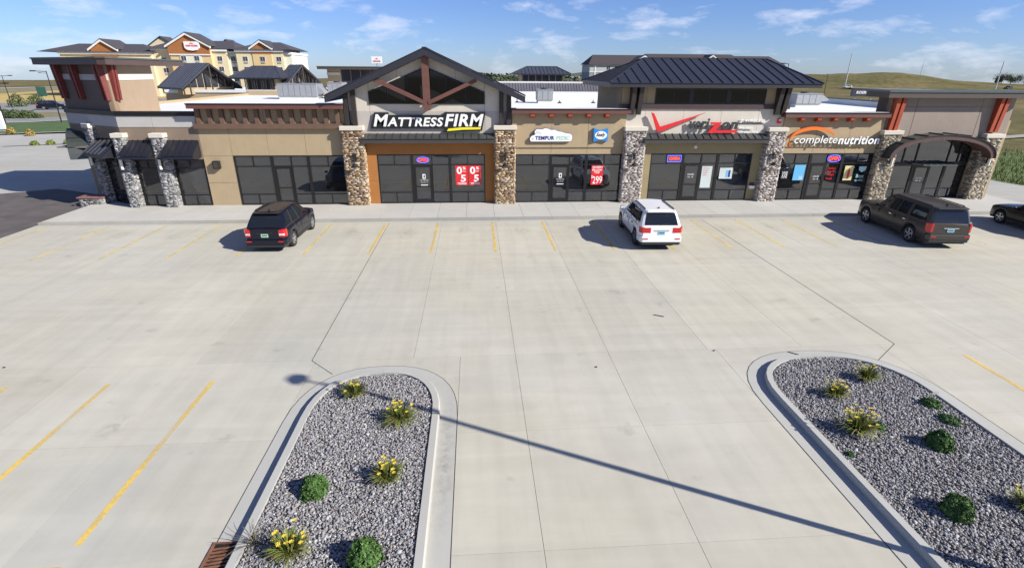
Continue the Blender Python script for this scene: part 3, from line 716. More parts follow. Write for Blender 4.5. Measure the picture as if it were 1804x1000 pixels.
# gable roof: fascia core and seamed pans
def gable_roof():
    yf, yb = 3.98, 14.0; t = .34
    core = MB()
    for s in (-1, 1):
        e = -.77 + s * 5.5
        core.prism([(-.75, ap), (e, rz(e)), (e, rz(e) + t * .95), (-.75, ap + t)], 'y', yf, yb)
    core.prism([(-5.4, 5.1), (3.9, 5.1), (3.9, rz(3.9) - .03), (-.75, ap - .03), (-5.4, rz(-5.4) - .03)], 'y', yb - 1.0, yb - .8)
    c = core.build('gable_roof', mat('roof_edge_metal', (.026, .026, .034), .45, .1, 3), mall)
    for s in (-1, 1):
        e = -.77 + s * 5.52
        P = [(e, yf - .02, rz(e) + t), (e, yb, rz(e) + t), (-.75, yb, ap + t + .005), (-.75, yf - .02, ap + t + .005)]
        seam_roof(c, P, .46, ROOFM)
    mb = MB(); mb.beam((-.75, yf - .03, ap + t + .05), (-.75, yb, ap + t + .05), .22, .05); mb.build('ridge_cap', ROOFM, c)
    return c
gr = gable_roof()
mb = MB(); mb.box(-.95, -.57, 4.18, 4.42, 5.52, 8.32); mb.box(-.9, -.6, 4.42, YW - .06, 5.6, 5.84); mb.build('truss_post', TIMB, mall)
mb = MB(); mb.beam((-.85, 4.3, 5.92), (-3.55, 4.3, 7.12), .2, .30, (0, 1, 0)); mb.build('truss_brace', TIMB, mall)
mb = MB(); mb.beam((-.67, 4.3, 5.92), (2.03, 4.3, 7.12), .2, .30, (0, 1, 0)); mb.build('truss_brace', TIMB, mall)
for x in (-5.3, -4.87, 3.42, 3.84):
    mb = MB(); mb.box(x - .12, x + .12, 4.5, YW - .002 + .09, 4.66, rz(x) + .02); mb.build('dark_post', DKTIM, mall)
def canopy(x0, x1, yf, yb, zb, zt, zw):
    mb = MB(); mb.prism([(yf, zb), (yb, zb), (yb, zw), (yf, zt)], 'x', x0, x1); c = mb.build('canopy', mat('canopy_edge', (.05, .046, .045), .5, .1, 3), mall)
    seam_roof(c, [(x0 - .03, yf - .05, zt), (x1 + .03, yf - .05, zt), (x1 + .03, yb - .01, zw + .04), (x0 - .03, yb - .01, zw + .04)], .46, mat('canopy_pan', (.07, .072, .068), .4, .1, 3, metal=.3), th=.025)
    return c
canopy(-4.56, 3.02, 4.27, 4.73, 3.72, 3.96, 4.16)
def recess(x0, x1, sx0, sx1, h1, h2, m):
    y = 4.80
    wall('recess_wall', I, x0, sx0, y, Z0, 3.03, m, (), (1.5,)); wall('recess_wall', I, sx1, x1, y, Z0, 3.03, m, (), (1.5,)); wall('recess_wall', I, x0, x1, y, 3.03, 3.95, m)
    return storefront(I, sx0, sx1, y + .05, Z0, 3.03, .78, 2.42, h1, h2)
recess(-4.5, 3.05, -3.88, 2.45, -1.87, .36, ORANGE)
# ---- section D: tan front with two signs
def low_front(x0, x1, s0, s1, h1, h2, cuts, zf):
    wall('wall', I, x0, x1, YW - .07, 3.42, zf + .1, TAN, cuts, ())
    wall('wall', I, x0, x1, YW, 3.02, 3.42, TAN, cuts, ())
    storefront(I, s0, s1, YW + .04, Z0, 3.02, .77, 2.39, h1, h2)
low_front(4.05, 10.75, 4.25, 10.72, 6.38, 8.55, (6.38, 8.55), 5.4)
fascia(4.0, 10.9, 4.25, 5.05, 5.36, 5.61)
for i in range(5):
    x = 5.2 + i * 1.087; mb = MB(); mb.prism([(4.28, 5.355), (YW - .07, 5.355), (YW - .07, 5.1), (4.52, 5.1), (4.3, 5.2)], 'x', x - .12, x + .12); mb.build('bracket', ORTIM, mall)
# ---- section E: hip-roofed front
wall('wall', I, 10.6, 20.5, YW, 4.0, 5.6, CREAM, (11.9, 14.2, 16.5, 18.8), (), gap=.014)
wall('wall', I, 10.45, 20.55, YW + .06, 5.85, 6.8, TAN, (11.9,), ())
mb = MB(); mb.box(10.35, 20.6, YW - .09, YW + .3, 5.6, 5.85); mb.build('trim_band', mat('dark_red_trim', (.05, .028, .03), .6, .1, 3), mall)
fr = MB(); y0 = YW + .02; xs = [12.45, 13.5, 14.45, 14.75, 15.7, 16.6, 16.9, 17.9, 19.0]
fr.box(12.4, 19.05, y0, y0 + .05, 5.88, 5.95); fr.box(12.4, 19.05, y0, y0 + .05, 6.64, 6.72)
for x in (12.4, 19.0): fr.box(x, x + .06, y0 - .003, y0 + .05, 5.951, 6.639)
for x in (13.5, 15.66, 17.95): fr.box(x - .025, x + .025, y0 - .003, y0 + .05, 5.951, 6.639)
for x in (14.55, 16.8): fr.box(x - .13, x + .13, y0 - .005, y0 + .05, 5.951, 6.639)
cl = fr.build('clerestory', FRAME, mall)
for a, b in ((12.46, 13.475), (13.525, 14.42), (14.68, 15.635), (15.685, 16.67), (16.93, 17.925), (17.975, 19.0)):
    mb = MB(); mb.box(a, b, y0 + .012, y0 + .024, 5.95, 6.64); mb.build('pane', DARKGL, cl)
for x0, l in ((11.0, -.08), (11.42, -.08), (19.75, .1), (20.15, .1)):
    mb = MB(); mb.hexa([(x0 - .12, 4.5, 5.28), (x0 + .12, 4.5, 5.28), (x0 + .12, YW - .1, 5.28), (x0 - .12, YW - .1, 5.28), (x0 - .12, 4.2, 6.8), (x0 + .12, 4.2, 6.8), (x0 + .12, YW + .05, 6.8), (x0 - .12, YW + .05, 6.8)]); mb.build('dark_post', DKTIM, mall)
def hip_roof(x0, x1, y0, y1, z0, rx0, rx1, ry, rz_, parent, sp, edge=.2, mcore=None, mp=None):
    mcore = mcore or MATS['roof_edge_metal']; mp = mp or ROOFM
    mb = MB(); mb.box(x0, x1, y0, y1, z0, z0 + edge); c = mb.build('hip_roof', mcore, parent); z = z0 + edge + .004
    A, B, C, D = (x0 - .04, y0 - .04, z), (x1 + .04, y0 - .04, z), (x1 + .04, y1 + .04, z), (x0 - .04, y1 + .04, z); P, Q = (rx0, ry, rz_), (rx1, ry, rz_)
    seam_roof(c, [A, B, Q, P], sp, mp); seam_roof(c, [B, C, Q], sp, mp); seam_roof(c, [C, D, P, Q], sp, mp); seam_roof(c, [D, A, P], sp, mp)
    mb = MB()
    for p, q in ((A, P), (B, Q), (C, Q), (D, P), (P, Q)): mb.beam(Vector(p) + Vector((0, 0, .05)), Vector(q) + Vector((0, 0, .05)), .12, .07)
    mb.build('ridge_cap', mp, c); return c
hip_roof(9.5, 21.9, 4.02, 12.0, 6.79, 12.5, 20.4, 8.0, 8.36, mall, .6)
canopy(11.85, 19.5, 4.27, 4.73, 3.7, 3.93, 4.13)
recess(11.9, 19.5, 12.52, 18.88, 14.55, 16.74, OLIVE)
mb = MB(); mb.box(10.45, 10.7, YW + .32, 11.2, 5.1, 6.79); mb.box(20.25, 20.5, YW + .32, 11.2, 5.1, 6.79); mb.box(10.7, 20.25, 11.0, 11.2, 5.1, 6.79); mb.build('clerestory_wall', TAN, mall)
# ---- section F
low_front(20.42, 26.8, 20.7, 26.66, 22.62, 24.72, (22.62, 24.72), 5.2)
fascia(20.2, 26.75, 4.25, 5.05, 5.16, 5.43)
for i in range(5):
    x = 21.35 + i * 1.022; mb = MB(); mb.prism([(4.28, 5.155), (YW - .07, 5.155), (YW - .07, 4.9), (4.52, 4.9), (4.3, 5.0)], 'x', x - .12, x + .12); mb.build('bracket', ORTIM, mall)
# ---- section G: right end tower with arched canopy
def end_tower():
    wall('wall', I, 26.9, 34.9, YW, 3.95, 6.3, TAUPE, (28.6, 32.8), (5.75,), gap=.03)
    wall('wall', I, 34.35, 35.1, YW + .05, Z0, 4.95, TAN)
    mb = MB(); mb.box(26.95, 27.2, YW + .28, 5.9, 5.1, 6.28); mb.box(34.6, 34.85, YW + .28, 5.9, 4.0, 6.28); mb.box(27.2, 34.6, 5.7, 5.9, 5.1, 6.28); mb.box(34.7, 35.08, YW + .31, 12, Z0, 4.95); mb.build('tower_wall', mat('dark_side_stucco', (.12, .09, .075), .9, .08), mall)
    mb = MB(); mb.box(26.2, 35.75, 4.15, 6.1, 6.28, 6.58); mb.m = 1; mb.box(26.15, 35.8, 4.1, 6.15, 6.58, 6.68); mb.build('flat_roof', [mat('bronze_fascia', (.07, .05, .042), .55, .1), SLABG], mall)
    for x in (27.12, 27.46, 33.72, 34.06):
        mb = MB(); mb.hexa([(x - .11, 4.52, 4.3), (x + .11, 4.52, 4.3), (x + .11, YW - .003, 4.3), (x - .11, YW - .003, 4.3), (x - .11, 4.36, 6.28), (x + .11, 4.36, 6.28), (x + .11, YW - .003, 6.28), (x - .11, YW - .003, 6.28)]); mb.build('timber_strut', ORTIM, mall)
    storefront(I, 28.0, 33.3, 5.05, Z0, 2.32, .72, 2.2, 29.75, 31.9, ww=.05)
    # transom lights rising under the arch
    top = lambda x: 3.02 + 1.15 * math.sqrt(max(0, 1 - ((x - 30.4) / 3.5) ** 2)) - .2
    fr = MB(); xs = [28.0, 28.9, 29.75, 31.9, 32.6, 33.3]
    for x in xs: fr.box(x - .04, x + .04, 5.0, 5.1, 2.325, top(x))
    fr.box(28.0, 33.3, 5.002, 5.12, 2.322, 2.42)
    f = fr.build('arched_transom', FRAME, mall)
    for a, b in zip(xs, xs[1:]):
        k = 4; pts = [(a + .03, 2.4), (b - .03, 2.4)] + [(b - .03 + (a - b + .06) * i / k, top(b - .03 + (a - b + .06) * i / k)) for i in range(k + 1)]
        mb = MB(); mb.prism(pts, 'y', 5.045, 5.057); mb.build('pane', GLASS, f)
    mb = MB(); mb.prism([(27.8, 4.1), (28.0, 4.1)] + [(28.0 + 5.3 * i / 10, top(28.0 + 5.3 * i / 10)) for i in range(11)] + [(33.3, 4.1), (34.3, 4.1), (34.3, 4.6), (27.8, 4.6)], 'y', 5.01, 5.2); mb.build('arch_head', TAND, mall)
    mb = MB(); mb.box(27.7, 28.0, 5.0, 5.2, Z0, 4.1); mb.box(33.3, 33.6, 5.0, 5.2, Z0, 4.1); mb.build('jamb', TAND, mall)
end_tower()
def arch_canopy(xf, cx, hw, zs, rise, yf, yb, th, mrim, n=22, thk=.22):
    a = [math.pi - math.pi * i / n for i in range(n + 1)]
    P = [(cx + hw * math.cos(t), zs + rise * math.sin(t) ** .9 if math.sin(t) > 0 else zs) for t in a]
    mb = MB(xf)
    nr = []
    for i in range(n + 1):
        p0, p1 = P[max(i - 1, 0)], P[min(i + 1, n)]; d = Vector((p1[0] - p0[0], p1[1] - p0[1])).normalized(); nr.append((-d.y, d.x))
    O = [(P[i][0] + nr[i][0] * thk, P[i][1] + nr[i][1] * thk) for i in range(n + 1)]
    for i in range(n):
        mb.hexa([(P[i][0], yf, P[i][1]), (P[i + 1][0], yf, P[i + 1][1]), (P[i + 1][0], yb, P[i + 1][1]), (P[i][0], yb, P[i][1]), (O[i][0], yf, O[i][1]), (O[i + 1][0], yf, O[i + 1][1]), (O[i + 1][0], yb, O[i + 1][1]), (O[i][0], yb, O[i][1])])
    c = mb.build('arch_canopy', mrim, mall)
    for i in range(n):
        mb = MB(xf); e = .03; q = lambda k, h: (O[k][0] + nr[k][0] * h, O[k][1] + nr[k][1] * h)
        A, B, A2, B2 = q(i, .004), q(i + 1, .004), q(i, e), q(i + 1, e)
        mb.hexa([(A[0], yf - .06, A[1]), (B[0], yf - .06, B[1]), (B[0], yb, B[1]), (A[0], yb, A[1]), (A2[0], yf - .06, A2[1]), (B2[0], yf - .06, B2[1]), (B2[0], yb, B2[1]), (A2[0], yb, A2[1])])
        if i % 2 == 0:
            S, S2 = q(i, .03), q(i, .09); dx = (B[0] - A[0]) * .10
            mb.hexa([(S[0], yf - .06, S[1]), (S[0] + dx, yf - .06, S[1]), (S[0] + dx, yb, S[1]), (S[0], yb, S[1]), (S2[0], yf - .06, S2[1]), (S2[0] + dx, yf - .06, S2[1]), (S2[0] + dx, yb, S2[1]), (S2[0], yb, S2[1])])
        mb.build('roof_panel', mat('arch_pan', (.055, .062, .058), .4, .1, 3, metal=.3), c)
    return c
RIM = mat('arch_rim', (.085, .046, .04), .5, .1, 3)
arch_canopy(I, 30.35, 3.15, 2.78, 1.14, 3.75, 4.95, .25, RIM, thk=.27)
mb = MB(); mb.prism([(29.4, 4.75), (29.7, 4.2), (31.95, 4.2), (32.3, 4.75), (32.3, 4.99), (29.4, 4.99)], 'z', 2.30, 2.36); c2 = mb.build('door_canopy', SLABG, mall)
for i in range(6): mb = MB(); mb.beam((29.75 + i * .42, 4.25, 2.385), (29.55 + i * .5, 4.98, 2.385), .04, .045); mb.build('rib', SLABG, c2)
# ---- piers
pier(-5.69, -4.49, 4.40, 5.2, Z0, 4.42, 'gold', 11); pier(3.03, 4.21, 4.40, 5.2, Z0, 4.45, 'gold', 12)
pier(10.72, 11.95, 4.40, 5.2, Z0, 4.38, 'pale', 13); pier(19.45, 20.54, 4.40, 5.2, Z0, 4.34, 'pale', 14)
pier(26.70, 27.85, 4.40, 5.2, Z0, 4.16, 'brown', 15); pier(33.42, 34.52, 4.40, 5.2, Z0, 3.95, 'brown', 16)
# ---- section A: corner with awnings and angled tower
P1, P2, P3 = (-17.85, 4.75), (-20.15, 6.13), (-22.4, 10.0)
fa, la = facet(P2, P1); fe, le = facet(P3, P2); fu, lu = facet((-22.3, 7.42), P1)
def corner():
    for (xf, a, b, c) in ((I, -17.85, -13.66, (-16.0,)), (fu, 0, lu, (2.2,))):
        wall('wall', xf, a, b, YW if xf is I else 0, 2.8, 4.57, BROWNW, c, ()); wall('wall', xf, a, b, (YW if xf is I else 0) - .02, 4.57, 5.16, LIGHTB, c, ())
        mb = MB(xf); y = YW if xf is I else 0; mb.box(a - .02, b + (.0 if xf is I else .02), y - .06, y + .35, 5.16, 5.40); mb.build('coping', FRAME, mall)
    for a, b in ((-15.32, -13.7), (-17.43, -16.2)):
        storefront(I, a, b, YW + .06, Z0, 2.8, .74, 2.3, None, None, False)
    storefront(fa, .35, la - .05, .06, Z0, 2.8, .74, 2.3, None, None, False)
    mb = MB(fe); mb.box(0, le, .3, .5, Z0, 4.4); mb.build('entry_wall', TAND, mall)
    storefront(fe, .7, le - .5, .2, Z0, 2.9, .74, 2.3, 1.7, 3.2)
    pier(-16.08, -15.42, 4.36, 4.95, Z0, 4.03, 'grey', 21, ov=.06); pier(-18.11, -17.54, 4.38, 4.95, Z0, 4.03, 'grey', 22, ov=.06)
    pier(-.38, .22, -.3, .4, Z0, 4.42, 'grey', 23, fa, ov=.06); pier(.15, .7, -.3, .3, Z0, 4.42, 'grey', 24, fe, ov=.06)
    AW = mat('awning_metal', (.022, .023, .032), .35, .1, 3, metal=.3)
    for (xf, a, b, y) in ((I, -15.4, -13.72, YW), (I, -17.55, -16.12, YW), (fa, .4, la - .35, 0)):
        mb = MB(xf); mb.prism([(y - 1.02, 2.95), (y - .02, 2.95), (y - .02, 3.8), (y - 1.0, 3.12)], 'x', a, b)
        aw = mb.build('awning', AW, mall); n = 5
        for i in range(n):
            u0, u1 = a + (b - a) * i / n, a + (b - a) * (i + 1) / n
            mb = MB(xf); mb.hexa([(u0 + .012, y - 1.05, 3.115), (u1 - .012, y - 1.05, 3.115), (u1 - .012, y - .02, 3.83), (u0 + .012, y - .02, 3.83), (u0 + .012, y - 1.05, 3.15), (u1 - .012, y - 1.05, 3.15), (u1 - .012, y - .02, 3.865), (u0 + .012, y - .02, 3.865)])
            mb.hexa([(u0 - .012, y - 1.05, 3.14), (u0 + .012, y - 1.05, 3.14), (u0 + .012, y - .02, 3.85), (u0 - .012, y - .02, 3.85), (u0 - .012, y - 1.05, 3.2), (u0 + .012, y - 1.05, 3.2), (u0 + .012, y - .02, 3.91), (u0 - .012, y - .02, 3.91)])
            mb.build('roof_panel', AW, aw)
    arch_canopy(fe, le / 2 + .1, 2.2, 2.7, 1.25, -1.35, .3, .25, mat('arch_rim_dark', (.085, .07, .06), .5, .1), n=16)
    # low stone seat wall at the corner
    mb = MB(); mb.box(-21.5, -20.15, 5.25, 5.85, 0, .48); pw = mb.build('seat_wall', MORT, mall)
    stones([((-21.5, 5.25), (1, 0), (0, -1), 1.35, .0, .48), ((-20.15, 5.25), (0, 1), (1, 0), .6, .0, .48), ((-21.5, 5.85), (0, -1), (-1, 0), .6, 0, .48)], STN['grey'], 31, pw)
    mb = MB(); mb.box(-21.58, -20.07, 5.17, 5.9, .48, .56); mb.build('cap', mat('red_cap_stone', (.22, .10, .085), .85, .1), pw, bevel=.015)
    # tower over the corner
    q = [(-17.9, 9.3), (-17.9, 4.95), (-22.3, 7.6), (-22.3, 9.3)]
    ft, lt = facet(q[2], q[1])
    fr_, lr_ = facet(q[1], q[0])
    for xf, a, b, y in ((fr_, 0, lr_, 0), (ft, 0, lt, 0)):
        wall('tower_wall', xf, a, b, y, 5.1, 6.98, TOWERSHADE if xf is ft else TAND2, (), ())
        wall('tower_wall', xf, a, b, y - .03, 6.98, 7.28, LIGHTB if xf is ft else CREAM, (), ()); wall('tower_wall', xf, a, b, y, 7.28, 7.78, TOWERSHADE if xf is ft else TAND2, (), ())
    mb = MB(); mb.box(-22.3, -18.2, 9.1, 9.3, 5.1, 7.78); mb.box(-22.3, -22.1, 7.85, 9.1, 5.1, 7.78); mb.build('tower_wall', TAND2, mall)
    rf = [(-17.25, 4.15), (-17.7, 4.15), (-23.55, 7.75), (-23.55, 12.0), (-17.25, 12.0)]
    mb = MB(); mb.prism(rf, 'z', 7.76, 8.06); mb.m = 1
    mb.prism([(-17.2, 4.1), (-17.72, 4.1), (-23.6, 7.72), (-23.6, 12.05), (-17.2, 12.05)], 'z', 8.06, 8.14); mb.build('flat_roof', [mat('bronze_fascia2', (.075, .048, .042), .55, .1), SLABG], mall)
    for u in (.35, .62, 2.1, 2.4, lt - .45, lt - .12):
        mb = MB(ft); mb.hexa([(u - .065, -.22, 5.95), (u + .065, -.22, 5.95), (u + .085, -.035, 5.95), (u - .085, -.035, 5.95), (u - .085, -.34, 7.76), (u + .085, -.34, 7.76), (u + .085, -.035, 7.76), (u - .085, -.035, 7.76)])
        mb.build('timber_strut', REDTIM, mall)
    for yy in (5.05, 5.32):
        mb = MB(); mb.hexa([(-17.86, yy, 5.95), (-17.7, yy, 5.95), (-17.7, yy + .17, 5.95), (-17.86, yy + .17, 5.95), (-17.86, yy, 7.76), (-17.58, yy, 7.76), (-17.58, yy + .17, 7.76), (-17.86, yy + .17, 7.76)]); mb.build('timber_strut', REDTIM, mall)
TOWERSHADE = mat('tower_shaded_brown', (.135, .105, .09), .9, .06, 1.5, .25, 160)  # shade on the angled tower face painted in as a darker brown
TAND2 = mat('tower_tan', (.30, .22, .15), .9, .06, 1.5, .25, 160, streak=.03)
corner()
# ------------------------------------------------------------------ vehicles
def car_paint(name, col, metal=.0, rough=.3, coat=.45):
    return mat(name, col, rough, 0, metal=metal, coat=coat, spec=.35)
CGLASS = mat('car_glass', (.012, .014, .018), .03, 0, spec=.6)
TYRE = mat('tyre_rubber', (.018, .018, .018), .85, .1, 20)
ALLOY = mat('alloy_wheel', (.55, .56, .58), .3, 0, metal=.8)
DALLOY = mat('dark_alloy_wheel', (.30, .31, .32), .35, 0, metal=.8)
PLAST = mat('black_plastic', (.022, .022, .024), .6, .1, 8)
REDL = mat('red_lamp_lens', (.50, .012, .015), .15, 0, coat=.6)
WLENS = mat('clear_lamp_lens', (.62, .62, .62), .1, 0, coat=.6)
CHROME = mat('chrome_trim', (.75, .75, .76), .12, 0, metal=1)
PLATE = mat('plate_blue', (.24, .50, .66), .5, .1, 30)
PLATEG = mat('plate_green', (.36, .58, .40), .5, .1, 30)
def wheel(parent, x, y, r, w, side, rim_m, spokes=5):
    t = MB(); n = 28; prof = [(r * .66, -w / 2 + .015), (r * .80, -w / 2), (r * .94, -w / 2 + .01), (r, -w / 2 + .05), (r, w / 2 - .05), (r * .94, w / 2 - .01), (r * .80, w / 2), (r * .66, w / 2 - .015)]
    vs = []; k = len(prof)
    for i in range(n):
        a = 2 * math.pi * i / n
        for (rr, xx) in prof: vs.append((x + xx, y + rr * math.cos(a), r + rr * math.sin(a)))
    t.add(vs, [(i * k + j, i * k + j + 1, ((i + 1) % n) * k + j + 1, ((i + 1) % n) * k + j) for i in range(n) for j in range(k - 1)])
    ty = t.build('wheel', TYRE, parent, smooth=True, local=True)
    m = MB(); s = side; xo = x + s * (w / 2 - .035)
    def P(rr, a, dx=0): return (xo + s * dx - x, rr * math.cos(a), rr * math.sin(a) )
    ring_n = 28
    for i in range(ring_n):
        a, b = 2 * math.pi * i / ring_n, 2 * math.pi * (i + 1) / ring_n
        m.hexa([P(r * .61, a), P(r * .61, b), P(r * .67, b), P(r * .67, a), P(r * .61, a, .025), P(r * .61, b, .025), P(r * .67, b, .02), P(r * .67, a, .02)])
    for i in range(spokes):
        a = 2 * math.pi * i / spokes + .3; d1, d2 = .30, .17
        m.hexa([P(r * .10, a - .9, -.01), P(r * .10, a + .9, -.01), P(r * .63, a + d2, -.01), P(r * .63, a - d2, -.01), P(r * .12, a - .9, .03), P(r * .12, a + .9, .03), P(r * .63, a + d2, .022), P(r * .63, a - d2, .022)])
    m.cyl(P(0, 0, 0), P(0, 0, .04), r * .17, 12)
    m.m = 1; m.cyl(P(0, 0, -.10), P(0, 0, -.06), r * .63, 20)
    o = m.build('rim', [rim_m, PLAST], ty, local=True, org=Vector((0, 0, 0)))
    o.location = Vector((x, y, r)) - ty.location
    return ty
def car(name, label, cat, loc, rz, paint, L=4.6, W=1.8, H=1.7, wb=2.7, wr=.35, belt=.98, hood=.98, clear=.24, yr=.05, yr2=.55, yf=1.25, yf2=.35,
        tumble=.76, rails=True, side=None, rim=None, rear='plain', plate=None, trim=None, group=None, mir=True, clad=None, spokes=5, sill=.30, wag=True, fstn=None):
    """lofted body + glasshouse. yr: gap from tail to glass base, yr2: same at roof; yf/yf2: y of windscreen base / roof front."""
    t = thing(name, label, cat, loc, group, rz); hw = W / 2; hl = L / 2
    ax = (-hl + (L - wb) * .52, -hl + (L - wb) * .52 + wb)      # rear, front axle
    ra = wr + .055
    ys = [-hl, -hl + .03, -hl + .10, -hl + .24, -hl + .42]
    for a in ax:
        ys += [a - ra - .05] + [a - ra * math.cos(math.pi * i / 10) for i in range(11)] + [a + ra + .05]
    ys += list(np.linspace(ax[0] + ra + .2, ax[1] - ra - .2, 7)) + [hl - .42, hl - .25, hl - .11, hl - .04, hl]
    ys = sorted(set(round(y, 4) for y in ys))
    def wfac(y):
        d = y + hl; e = hl - y
        f = 1.0
        if d < .55: f = min(f, .835 + .165 * math.sin(min(1, d / .55) * math.pi / 2) ** .75)
        if e < .75: f = min(f, .74 + .26 * math.sin(min(1, e / .75) * math.pi / 2) ** .7)
        return f
    def ztop(y):
        if y > yf: 
            u = (y - yf) / (hl - yf); return hood + (belt + .02 - hood) * (1 - u) ** 2 - .17 * u ** 3.2
        return belt + .015
    def zbot(y):
        z = clear + sill - .30 + .0
        d, e = y + hl, hl - y
        z = sill
        if d < .5: z = sill + .08 * (1 - d / .5)
        if e < .5: z = sill + .04 * (1 - e / .5)
        for a in ax:
            if abs(y - a) < ra: z = max(z, wr + math.sqrt(ra * ra - (y - a) ** 2) * .98)
        return z
    rows = 11; b = MB(); ring_ = []
    for y in ys:
        w = hw * wfac(y); zt, zb = ztop(y), zbot(y); zs = zt
        span = zs - zb
        sec = [(w * .62, zb + .02), (w * .95, zb), (w * .988, zb + .04), (w * 1.0, zb + .28 * span), (w * 1.0, zb + .50 * span), (w * .985, zb + .68 * span), (w * .975, zb + .80 * span), (w * .96, zb + .92 * span), (w * .92, zs - .005), (w * .60, zs + .03), (0, zs + .045)]
        ring_.append(sec)
    nv = 2 * rows - 1; vs = []
    for y, sec in zip(ys, ring_):
        full = [(-x, z) for x, z in sec[:-1]] + [sec[-1]] + [(x, z) for x, z in sec[:-1]][::-1]
        vs += [(x, y, z) for x, z in full]
    fs = [(i * nv + j, i * nv + j + 1, (i + 1) * nv + j + 1, (i + 1) * nv + j) for i in range(len(ys) - 1) for j in range(nv - 1)]
    fs += [tuple(range(nv)), tuple(range((len(ys) - 1) * nv, len(ys) * nv))[::-1]]
    b.add(vs, fs)
    body = b.build('body', paint, t, smooth=True, local=True)
    body.data.set_sharp_from_angle(angle=R(38)) if hasattr(body.data, 'set_sharp_from_angle') else None
    # underbody and wheel wells
    u = MB(); u.box(-hw * .88, hw * .88, -hl + .12, hl - .2, clear, sill + .04); u.box(-hw * .70, hw * .70, -hl + .3, hl - .3, sill, belt - .12); u.build('underbody', PLAST, t, local=True)
    for a in ax:
        for s in (-1, 1): wheel(t, s * (hw - .115), a, wr, .225, s, rim or ALLOY, spokes)
    # glasshouse
    wbm, wtm = hw * .915, hw * tumble
    zb_, zt_ = belt + .005, H - .055
    yb0, yb1, yt0, yt1 = -hl + yr, yf, -hl + yr2, yf2
    side = side or [(0, 0, 'p'), (.07, .05, 'g'), (.26, .27, 't'), (.30, .31, 'g'), (.555, .615, 't'), (.59, .65, 'g'), (.90, .93, 'p'), (1, 1, None)]
    lv = [0, .10, .30, .55, .78, .88, 1.0]
    # outline points: (xfrac, ybottom, ytop, tag) going from rear centre round the right side to the front centre
    rx = [0, .3, .6, .86]
    pts = []
    nm = len(rx)
    for f in rx: pts.append((f, yb0 - .0 * f, yt0, 'r' if f < .86 else 'p'))
    cr = .10
    pts.append((.97, yb0 + .05, yt0 + .05, 'p'))
    for (f, g, tg) in side:
        pts.append((1.0, yb0 + cr + (yb1 - .22 - yb0 - cr) * f, yt0 + cr + (yt1 - .12 - yt0 - cr) * g, tg if tg else 'p'))
    for f, tg in ((.94, 'p'), (.86, 'f'), (.6, 'f'), (.3, 'f'), (0, None)):
        pts.append((f, yb1 - .16 * f ** 3, yt1 - .10 * f ** 3, tg))
    def P3(p, l, s):
        e = l; wx = wbm + (wtm - wbm) * (e ** 1.25)
        return (s * p[0] * wx, p[1] + (p[2] - p[1]) * e, zb_ + (zt_ - zb_) * (1 - (1 - e) ** 1.08))
    names = {'g': ('side_window', CGLASS), 'r': ('rear_window', CGLASS), 'f': ('windscreen', CGLASS), 'p': ('cabin', paint), 't': ('cabin', trim or PLAST)}
    cab = MB(); wins = {}
    for s in (-1, 1):
        for i in range(len(pts) - 1):
            tg = pts[i][3]
            for k in range(len(lv) - 1):
                q = [P3(pts[i], lv[k], s), P3(pts[i + 1], lv[k], s), P3(pts[i + 1], lv[k + 1], s), P3(pts[i], lv[k + 1], s)]
                if s < 0: q = q[::-1]
                glass = tg in 'grf' and 1 <= k <= 4
                if tg == 'f' and k == 0: glass = True
                if glass:
                    key = (tg, s if tg == 'g' else 0, i if tg == 'g' else 0); wins.setdefault(key, MB()).add(q, [(0, 1, 2, 3)])
                else:
                    cab.m = 1 if tg == 't' else 0; cab.add(q, [(0, 1, 2, 3)])
    # roof skin
    cab.m = 0; n = len(pts); vs = []
    for sc_, dz in ((1, 0), (.93, .030), (.7, .048), (.35, .055), (0, .057)):
        for p in pts:
            x, y, z = P3(p, 1.0, 1); cy = (yt0 + yt1) / 2
            vs.append((x * sc_, y if sc_ == 1 else cy + (y - cy) * (1 - (1 - sc_) * .0 if False else (.975 if sc_ < 1 else 1)), z + dz * (1 if 0 < 1 else 0)))
    for s in (-1, 1):
        vv = [(x * s, y, z) for x, y, z in vs]
        fs = [((k) * n + i, k * n + i + 1, (k + 1) * n + i + 1, (k + 1) * n + i) for k in range(4) for i in range(n - 1)]
        cab.add(vv, fs if s > 0 else [f[::-1] for f in fs])
    cabo = cab.build('cabin', [paint, trim or PLAST], t, smooth=True, local=True)
    cabo.data.set_sharp_from_angle(angle=R(35)) if hasattr(cabo.data, 'set_sharp_from_angle') else None
    for (tg, s, i), mb in wins.items(): mb.build(names[tg][0], CGLASS, t, smooth=True, local=True)
    # lower cladding, bumpers
    cm = clad or PLAST
    for s in (-1, 1):
        mb = MB(); mb.box(min(s * hw * .90, s * hw * 1.012), max(s * hw * .90, s * hw * 1.012), ax[0] + ra + .02, ax[1] - ra - .02, sill - .05, sill + .085); mb.build('sill', cm, t, local=True, bevel=.02)
    def bumper(y0, y1, z0, z1, wf, m, nm='bumper'):
        mb = MB(); w = hw * wf
        mb.prism([(-w, y1), (w, y1), (w * .985, (y0 + y1) / 2), (w * .90, y0), (-w * .90, y0), (-w * .985, (y0 + y1) / 2)], 'z', z0, z1); return mb.build(nm, m, t, local=True, bevel=.03)
    bumper(-hl - .05, -hl + .30, sill - .06, sill + .065, .97, clad or PLAST); bumper(-hl - .075, -hl + .26, sill + .06, sill + .31, .985, paint)
    mb = MB(); mb.prism([(-hw * .92, hl - .45), (hw * .92, hl - .45), (hw * .70, hl + .05), (-hw * .70, hl + .05)], 'z', sill - .04, sill + .28); mb.build('bumper', paint, t, local=True, bevel=.03)
    mb = MB(); mb.box(-hw * .45, hw * .45, hl - .02, hl + .03, sill + .30, hood - .17); mb.build('grille', PLAST, t, local=True)
